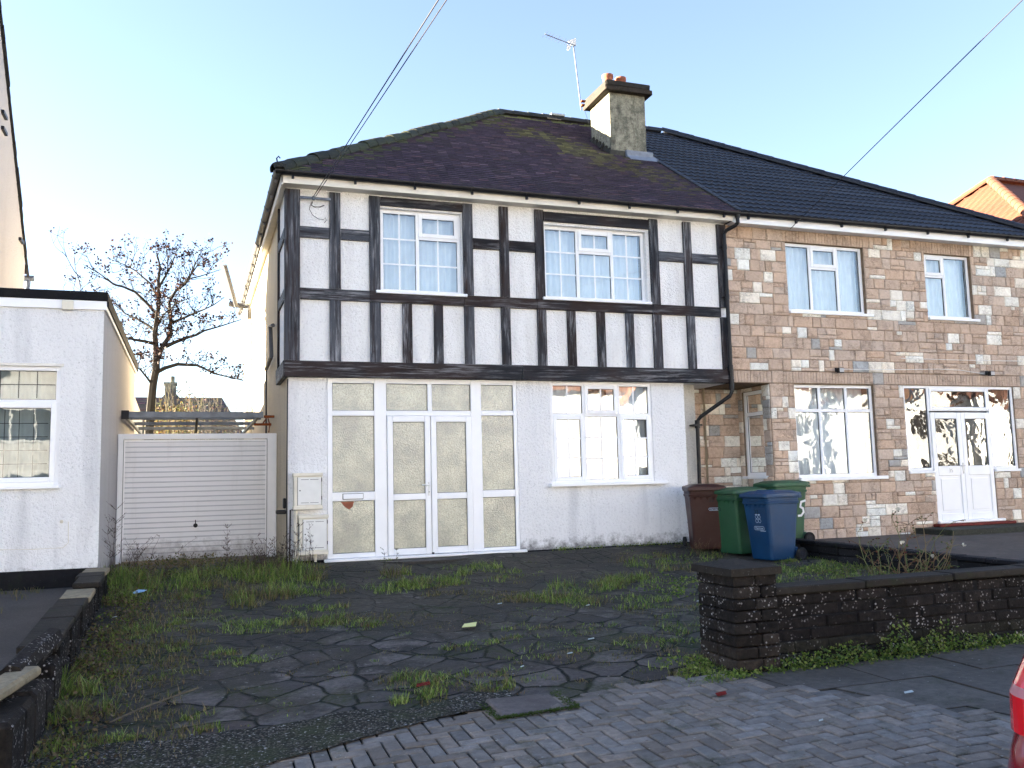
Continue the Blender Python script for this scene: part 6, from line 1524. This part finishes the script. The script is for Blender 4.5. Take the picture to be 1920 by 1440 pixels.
LIMBS = [  # (pixels, depth offsets start/end, r0, r1)
 ([(276, 900), (278, 840), (280, 800), (283, 760), (287, 720), (293, 690), (293, 660)], 0, 0, .16, .11),
 ([(293, 660), (290, 627), (294, 600), (298, 567), (297, 527), (300, 500), (296, 482)], 0, -.4, .10, .025),
 ([(296, 668), (306, 648), (320, 627), (320, 600), (317, 567), (330, 545), (347, 533), (358, 515), (370, 498)], 0, .8, .09, .02),
 ([(290, 700), (310, 690), (333, 683), (350, 684), (370, 685), (385, 692), (400, 700), (425, 706), (450, 712)], 0, -1.2, .07, .015),
 ([(300, 655), (325, 643), (350, 633), (368, 628), (383, 620), (412, 612), (443, 602)], 0, 1.2, .07, .015),
 ([(291, 645), (272, 640), (253, 637), (240, 634), (230, 630), (215, 632)], 0, -1.0, .06, .014),
 ([(292, 622), (280, 612), (266, 603), (250, 595), (233, 587), (217, 568)], 0, 1.0, .055, .014),
 ([(297, 592), (275, 568), (253, 547), (232, 538), (213, 533), (198, 522), (187, 513), (167, 502)], 0, -.6, .055, .012),
 ([(298, 560), (290, 547), (283, 533), (268, 520), (253, 507), (235, 497), (217, 490)], 0, .9, .05, .012),
 ([(300, 535), (310, 518), (320, 500), (326, 485), (330, 472)], 0, .6, .045, .012),
 ([(318, 560), (335, 540), (353, 523), (375, 518), (400, 510)], .5, 1.6, .045, .012),
 ([(322, 605), (345, 596), (365, 587), (383, 580), (400, 572), (413, 563)], .3, -.8, .045, .012),
 ([(286, 722), (274, 706), (263, 693), (256, 688), (248, 684)], 0, -.6, .04, .012),
 ([(345, 533), (360, 510), (368, 490), (382, 476)], .8, .3, .035, .010),
 ([(296, 610), (306, 590), (330, 570), (352, 560)], 0, -1.2, .04, .012)]
for (px, o0, o1, r0, r1) in LIMBS:
    n = len(px); pts = [tp(u, v, lerp(o0, o1, i/(n-1))) for i, (u, v) in enumerate(px)]; path(pts, r0, r1)
    if r0 > .12: continue
    tw_.tube([pts[-1], pts[-1]+(pts[-1]-pts[-2])*.6], [r1, r1*.5], 4, BK2)
    for i in range(1, n):
        d = (pts[i]-pts[i-1]).normalized()
        for k in range(rt.choice((1, 2, 3))):
            p = pts[i-1].lerp(pts[i], rt.random()); nd = (d*.6+Vector((rt.gauss(0, .6), rt.gauss(0, .6), rt.gauss(.35, .35)))).normalized(); t = i/(n-1)
            twig(p, nd, rt.uniform(.35, .62)*(1.15-.3*t), .016, 2)
tk.build('trunk', MAT['bark'], TR); cr = tw_.build('crown', MAT['bark'], TR); sd_.build('seed_cluster', MAT['leaf'], TR)['kind'] = 'stuff'
T2 = thing('bare_tree', 'small pale bare tree top showing above the left flat roof', 'tree', (-3.6, 26, -0.05)); tk = MB(); tw_ = MB(); sd_ = MB()
base = on_y(152, 700, 26); top = on_y(152, 512, 26); path([Vector((base.x, 26, -.05)), base, on_y(153, 600, 26), top], .12, .02)
for k in range(16):
    t = rt.uniform(.35, 1); twig(base.lerp(top, t), Vector((rt.gauss(0, 1), rt.gauss(0, .6), .8)).normalized(), rt.uniform(.7, 1.3), .02, 2)
tk.build('trunk', MAT['bark'], T2); tw_.build('crown', MAT['bark'], T2); sd_.build('seed_cluster', MAT['leaf'], T2)['kind'] = 'stuff'

def bush(name, x, y, z, rx, ry, rz_, n, pal, label, cat='bush', s=.05, group='garden bushes behind the carport', stems=30):
    root = thing(name, label, cat, (x, y, z), group); m = MB(); r_ = random.Random(int(x*91+y*7)); st_ = MB()
    cl = [(r_.gauss(0, .45), r_.gauss(0, .4), r_.uniform(.25, .85), r_.uniform(.25, .5)) for _ in range(14)]
    for i in range(n):
        c = r_.choice(cl); d = Vector((r_.gauss(0, 1), r_.gauss(0, 1), r_.gauss(0, 1))).normalized()*c[3]*r_.random()**.4
        p = Vector((x+(c[0]+d.x)*rx, y+(c[1]+d.y)*ry, z+max(.02, (c[2]+d.z*.7))*rz_)); q = s*r_.uniform(.5, 1.3)
        a = Vector((r_.gauss(0, 1), r_.gauss(0, 1), r_.gauss(0, 1))).normalized()*q; b = a.cross(Vector((r_.gauss(0, 1), r_.gauss(0, 1), r_.gauss(0, 1)))).normalized()*q*.6
        m.face([p-a, p-b, p+a, p+b], tuple(v*r_.uniform(.7, 1.3) for v in r_.choice(pal)))
    for i in range(stems):
        p = Vector((x+r_.gauss(0, .35)*rx, y+r_.gauss(0, .3)*ry, z)); pts = [p]; d = Vector((r_.gauss(0, .25), r_.gauss(0, .25), 1)).normalized()
        for k in range(6): d = (d+Vector((r_.gauss(0, .12), r_.gauss(0, .12), 0))).normalized(); pts.append(pts[-1]+d*rz_*r_.uniform(.17, .22))
        st_.tube(pts, [.02, .017, .014, .011, .008, .006, .003], 4, pal[0], cap=False)
    st_.build('branches', MAT['leaf'], root); m.build('foliage', MAT['leaf'], root)
YEL = [(.16, .13, .05), (.20, .16, .06), (.11, .10, .04), (.13, .09, .05)]; BRN = [(.10, .08, .06), (.13, .10, .07), (.07, .06, .05), (.10, .09, .06)]; DGR = [(.04, .06, .025), (.06, .07, .03), (.03, .045, .02)]
def bp(u, v, y): p = on_y(u, v, y); return p.x, p.z
x_, zt2 = bp(330, 745, 24); bush('yellow_bush', x_, 24, -.05, 1.1, 1.0, zt2*1.0, 5200, YEL, 'yellowish hedge bush lit by the sun behind the tree trunk', s=.05)
x_, zt2 = bp(385, 750, 26); bush('brown_bush', x_, 26, -.05, 1.3, 1.0, zt2*1.02, 4600, BRN, 'brown leafless bush right of the yellow one', s=.045, stems=60)
x_, zt2 = bp(432, 765, 22); bush('twiggy_shrub', x_, 22, -.05, .9, .8, zt2*1.15, 900, BRN, 'thin twiggy shrub next to the side wall of the timbered house', s=.03, stems=60)
x_, zt2 = bp(300, 790, 20.5); bush('low_bush', x_, 21, -.05, 2.6, .8, zt2*.92, 5200, YEL+DGR, 'low mixed hedge seen through the carport frame', s=.05)
# far house
FH = thing('far_house', 'distant brown roofed house with a chimney behind the garden bushes', 'house', (1.2, 45, -.05))
a = on_y(263, 742, 45); b = on_y(418, 740, 45); e1_ = on_y(455, 790, 45); zr = b.z; x0, x1 = a.x-2.5, b.x; ze = zr-2.6
m = MB(); m.box((x0-.5, 43.2, -.05), (e1_.x-.3, 51, ze)); m.build('wall', MAT['render_rough'], FH)
m = MB(); cb = (.10, .085, .08)
plain_roof(m, 42.6, ze-.1, 47, zr, lambda t: x0-1.0, lambda t: lerp(e1_.x, x1, t), .25, .5, lambda x, t, r: tuple(v*r.uniform(.75, 1.2) for v in cb), .04)
m.face([(e1_.x, 42.6, ze-.1), (e1_.x, 51.4, ze-.1), (x1, 47, zr)], cb); m.face([(x0-1, 51.4, ze-.1), (e1_.x, 51.4, ze-.1), (x1, 47, zr), (x0-1, 47, zr)], cb)
fr_ = m.build('roof', MAT['plain_tile'], FH)
p = on_y(320, 724, 45); m = MB(); m.box((p.x-.32, 44.6, zr-1.2), (p.x+.32, 45.4, p.z+.05), (.35, .3, .28)); m.box((p.x-.38, 44.55, p.z+.05), (p.x+.38, 45.45, p.z+.2), (.35, .3, .28)); m.tube([(p.x+.1, 45, p.z+.2), (p.x+.1, 45, p.z+.6)], .13, 8, (.4, .3, .25)); m.build('chimney', MAT['chimney_render'], fr_)
g_ = on_y(303, 742, 44.0); g1_ = on_y(340, 742, 44.0); gt = on_y(320, 728, 44.0); m = MB(); m.face([(g_.x-.4, 43.4, zr-.9), (g1_.x+.4, 43.4, zr-.9), (gt.x, 43.6, gt.z)], cb); m.face([(g_.x-.4, 43.4, zr-.9), (gt.x, 43.6, gt.z), (gt.x, 47, zr+.1), (g_.x-.4, 47, zr-.4)], cb); m.face([(g1_.x+.4, 43.4, zr-.9), (gt.x, 43.6, gt.z), (gt.x, 47, zr+.1), (g1_.x+.4, 47, zr-.4)], cb); m.build('roof_gable', MAT['plain_tile'], fr_)

# ------------------------------------------------------------------ orange roofed house on the right
OH = thing('orange_roofed_house', 'next house on the right with a bright sunlit orange tiled hip roof', 'house', (25, 5, 0))
ap = on_y(1858, 341, 5.5); AX, AZ = ap.x, ap.z; OE = AX-4.6; OZ = AZ-3.95
m = MB(); m.box((OE+.35, 0.2, -.1), (OE+12, 10.6, OZ+.02)); m.build('wall', MAT['terracotta'], OH)
m = MB(); oc = (.13, .038, .018)
profiled_roof(m, OE, OZ, AX, AZ, lambda t: lerp(-.4, 5.5, t), lambda t: lerp(11.2, 5.52, t), .33, .30, oc, .035, frame=lambda x, y, z: (y, x, z), step=.06)
m.face([(OE, -.4, OZ-.02), (OE+13, -.4, OZ-.02), (AX+5, 5.5, AZ), (AX, 5.5, AZ)], oc); m.face([(OE, 11.2, OZ-.02), (OE+13, 11.2, OZ-.02), (AX+5, 5.5, AZ), (AX, 5.5, AZ)], oc)
ro = m.build('roof', MAT['orange_tile'], OH)
m = MB(); ridge_run(m, (OE, -.4, OZ+.04), (AX, 5.5, AZ+.05), .14, .4, (.14, .045, .022), .004, 3, .12); ridge_run(m, (OE, 11.2, OZ+.04), (AX, 5.5, AZ+.05), .14, .4, (.14, .045, .022), .004, 4, .12); ridge_run(m, (AX, 5.5, AZ+.05), (AX+5, 5.5, AZ+.05), .14, .4, (.14, .045, .022), .004, 9, .12)
m.build('hip_tiles', MAT['orange_tile'], ro)

# ------------------------------------------------------------------ houses seen only in window reflections, and unseen ones added to shade the pavement
def plain_house(name, label, x0, x1, y0, y1, ez, rz2, wallm, facing, roofc, gables=(), cat='house'):
    hh = thing(name, label, cat, ((x0+x1)/2, (y0+y1)/2, -.55)); m = MB(); m.box((x0, y0, -.6), (x1, y1, ez)); m.build('wall', MAT[wallm], hh)
    m = MB(); xm, ym = (x0+x1)/2, (y0+y1)/2; h_ = (y1-y0)/2; e = .35
    A = [(x0-e, y0-e, ez), (x1+e, y0-e, ez), (x1+e, y1+e, ez), (x0-e, y1+e, ez)]; Rr = [(x0+h_, ym, rz2), (x1-h_, ym, rz2)]
    for f in ([A[0], A[1], Rr[1], Rr[0]], [A[2], A[3], Rr[0], Rr[1]], [A[1], A[2], Rr[1]], [A[3], A[0], Rr[0]]): m.face(f, roofc)
    rr = m.build('roof', MAT['ridge_tile'], hh); fy = y1 if facing > 0 else y0; s = facing
    for gx in gables:
        m = MB(); m.box((gx-1.7, fy, -.6), (gx+1.7, fy+s*.7, ez-.3)); m.face([(gx-1.7, fy+s*.7, ez-.3), (gx+1.7, fy+s*.7, ez-.3), (gx, fy+s*.7, ez+1.9)]); m.build('bay', MAT[wallm], hh)
        m = MB(); 
        for q in (-1, 1): m.face([(gx+q*2.0, fy+s*1.0, ez-.65), (gx, fy+s*1.0, ez+2.05), (gx, fy-s*2.5, ez+2.05), (gx+q*2.0, fy-s*2.5, ez-.65)], roofc)
        m.build('bay_roof', MAT['ridge_tile'], hh)
        for zz in (.5, 3.1):
            m = MB(); yy = fy+s*.7; m.box((gx-1.3, yy, zz), (gx+1.3, yy+s*.05, zz+1.4)); f = m.build('window', MAT['upvc'], hh)
            for k in range(3): m = MB(); m.box((gx-1.2+k*.82, yy+s*.05, zz+.1), (gx-.46+k*.82, yy+s*.055, zz+1.3)); m.build('pane', MAT['car_glass'], f)
    n = int((x1-x0)/4)
    return hh
plain_house('opposite_house', 'cream gabled pair of houses directly across the street', -8, 8.5, -37, -28.5, 5.6, 9.6, 'render_panel', 1, (.10, .05, .04), (-5, 4.5))
plain_house('opposite_house', 'cream gabled pair of houses across the street to the right', 10.5, 27, -37, -28.5, 5.6, 9.6, 'render_panel', 1, (.30, .14, .09), (13.5, 24))
plain_house('opposite_house', 'cream gabled pair of houses across the street to the far right', 29, 45, -37, -28.5, 5.6, 9.6, 'render_panel', 1, (.10, .05, .04), (32, 42))
plain_house('opposite_house', 'cream gabled pair of houses across the street to the left', -26, -10, -37, -28.5, 5.6, 9.6, 'render_panel', 1, (.10, .05, .04), (-23, -13))
plain_house('opposite_house', 'cream gabled pair of houses across the street beyond the far right pair', 47, 63, -37, -28.5, 5.6, 9.6, 'render_panel', 1, (.10, .05, .04), (50, 60))
plain_house('opposite_house', 'last cream gabled pair of houses at the right end of the opposite row', 65, 81, -37, -28.5, 5.6, 9.6, 'render_panel', 1, (.10, .05, .04), (68, 78))
plain_house('shading_house', 'unseen pair of houses added beyond the left neighbour to shade the pavement', -30, -13, -1, 9, 5.6, 9.8, 'render_panel', -1, (.05, .04, .04), ())  # out of view, added so low sun misses the pavement
plain_house('shading_house', 'furthest unseen pair of houses to the left, added for its shade', -50, -32, -1, 9, 5.6, 9.8, 'render_panel', -1, (.05, .04, .04), ())

# ------------------------------------------------------------------ parked red car, only its kerb side rear corner is in the picture
simple('lamp_strip', (0.40, 0.16, 0.17), 0.2, 0.05, 3)
def make_car(x0, y1, zr_):
    """rear end at x0 facing -X, kerb side flank at y1"""
    W_ = 1.74; yc = y1-W_/2; car = thing('parked_car', 'red hatchback parked at the kerb, only its rear corner and tail light in view', 'car', (x0+2.0, yc, zr_))
    LV = [(0.20, .10, 3.90, .78, .22), (.26, .03, 3.97, .83, .26), (.40, .0, 4.0, .85, .28), (.52, -.02, 4.0, .865, .30), (.60, .02, 3.99, .865, .28), (.66, .07, 3.94, .86, .24), (.80, .10, 3.80, .87, .22), (.95, .20, 3.45, .865, .22), (1.02, .30, 2.95, .84, .22)]
    def ring(z, xr, xf, hw, r, g=0.0, n=8):
        pts = []; xr -= g; xf += g; hw += g
        for (cx, cyy, a0) in ((xf-r, hw-r, 0), (xr+r, hw-r, 90), (xr+r, -hw+r, 180), (xf-r, -hw+r, 270)):
            for k in range(n+1): a = R(a0+k*90/n); pts.append((x0+cx+r*math.cos(a), yc+cyy+r*math.sin(a), zr_+z))
        return pts
    def loft(m, rings, cap0=False, cap1=False):
        base = len(m.v); n = len(rings[0])
        for r in rings: m.v += r
        for i in range(len(rings)-1):
            for k in range(n): m.f.append((base+i*n+k, base+i*n+(k+1) % n, base+(i+1)*n+(k+1) % n, base+(i+1)*n+k)); m.c.append((1, 1, 1)); m.uv.append([(0, 0)]*4)
        for c, i in ((cap0, 0), (cap1, len(rings)-1)):
            if c: m.f.append(tuple(base+i*n+k for k in range(n))); m.c.append((1, 1, 1)); m.uv.append([(0, 0)]*n)
    m = MB(); loft(m, [ring(*l) for l in LV], True, True); bo = m.build('body', MAT['car_red'], car, smooth=True); weld_bevel(bo, .002, 1, 60)
    CB = [(1.02, .34, 2.90, .80, .20), (1.20, .46, 2.60, .74, .22), (1.38, .62, 2.25, .66, .24)]
    m = MB(); loft(m, [ring(*l) for l in CB]); m.build('window_glass', MAT['car_glass'], car, smooth=True)
    m = MB(); loft(m, [ring(1.37, .58, 2.27, .665, .24), ring(1.42, .66, 2.15, .62, .24), ring(1.45, .80, 1.95, .50, .24)], False, True); m.build('roof', MAT['car_red'], car, smooth=True)
    m = MB()
    for sy in (-1, 1):
        for (xa_, xb_) in ((.42, .68), (2.80, 2.18), (1.0, 1.0), (1.9, 1.85)):
            m.tube([(x0+xa_+.03, yc+sy*.76, zr_+1.0), (x0+xb_, yc+sy*.62, zr_+1.37)], .035, 6)
    m.build('pillar', MAT['car_red'], car)['kind'] = 'stuff'
    for sy in (-1, 1):
        # wrapped tail lamp following the body corner
        def lring(z):
            i = 0
            while i < len(LV)-2 and LV[i+1][0] < z: i += 1
            a, b = LV[i], LV[i+1]; t = (z-a[0])/(b[0]-a[0]); l = [lerp(a[k], b[k], t) for k in range(5)]; xr, hw, r = l[1]-.012, l[3]+.012, l[4]; pts = [(x0+xr, yc+sy*(hw-r-.12), zr_+z)]
            for k in range(9): an = R(k*10); pts.append((x0+xr+r-r*math.cos(an), yc+sy*(hw-r+r*math.sin(an)), zr_+z))
            pts.append((x0+xr+r+.12, yc+sy*hw, zr_+z)); return pts
        for (za, zb_, mt, nm) in ((.66, .80, 'car_light', 'tail_light'), (.80, .835, 'lamp_strip', 'indicator_strip'), (.835, .98, 'car_light', 'tail_light')):
            m = MB(); rs_ = [lring(lerp(za, zb_, k/4)) for k in range(5)]
            for a, b in zip(rs_, rs_[1:]):
                for k in range(len(a)-1): m.face([a[k], a[k+1], b[k+1], b[k]])
            m.build(nm, MAT[mt], car, smooth=True)
    for xx in (.78, 3.2):
        for sy in (-1, 1):
            M_ = Matrix.Translation((x0+xx, yc+sy*.78, zr_+.30)) @ Matrix.Rotation(R(90), 4, 'X')
            m = MB(); m.lathe([(.20, -.095), (.28, -.10), (.31, -.07), (.31, .07), (.28, .10), (.20, .095)], 28, M=M_); wh = m.build('wheel', MAT['tyre'], car, smooth=True)
            m = MB(); m.lathe([(0, -.06), (.05, -.07), (.08, -.05), (.18, -.07), (.20, -.09), (.20, .09), (.18, .07), (.08, .05), (.05, .07), (0, .06)], 20, M=M_); m.build('rim', MAT['steel_bare'], wh)
    m = MB(); m.box((x0-.03, yc-.26, zr_+.72), (x0+.08, yc+.26, zr_+.84), bev=.004); m.build('number_plate', MAT['yellow_paper'], car)
    m = MB(); m.box((x0+.03, yc-.55, zr_+.20), (x0+.10, yc+.55, zr_+.30), bev=.01); m.build('bumper_trim', MAT['black_plastic'], car)
    return car
make_car(4.33, -10.50, G(5, -10.3)-0.10)
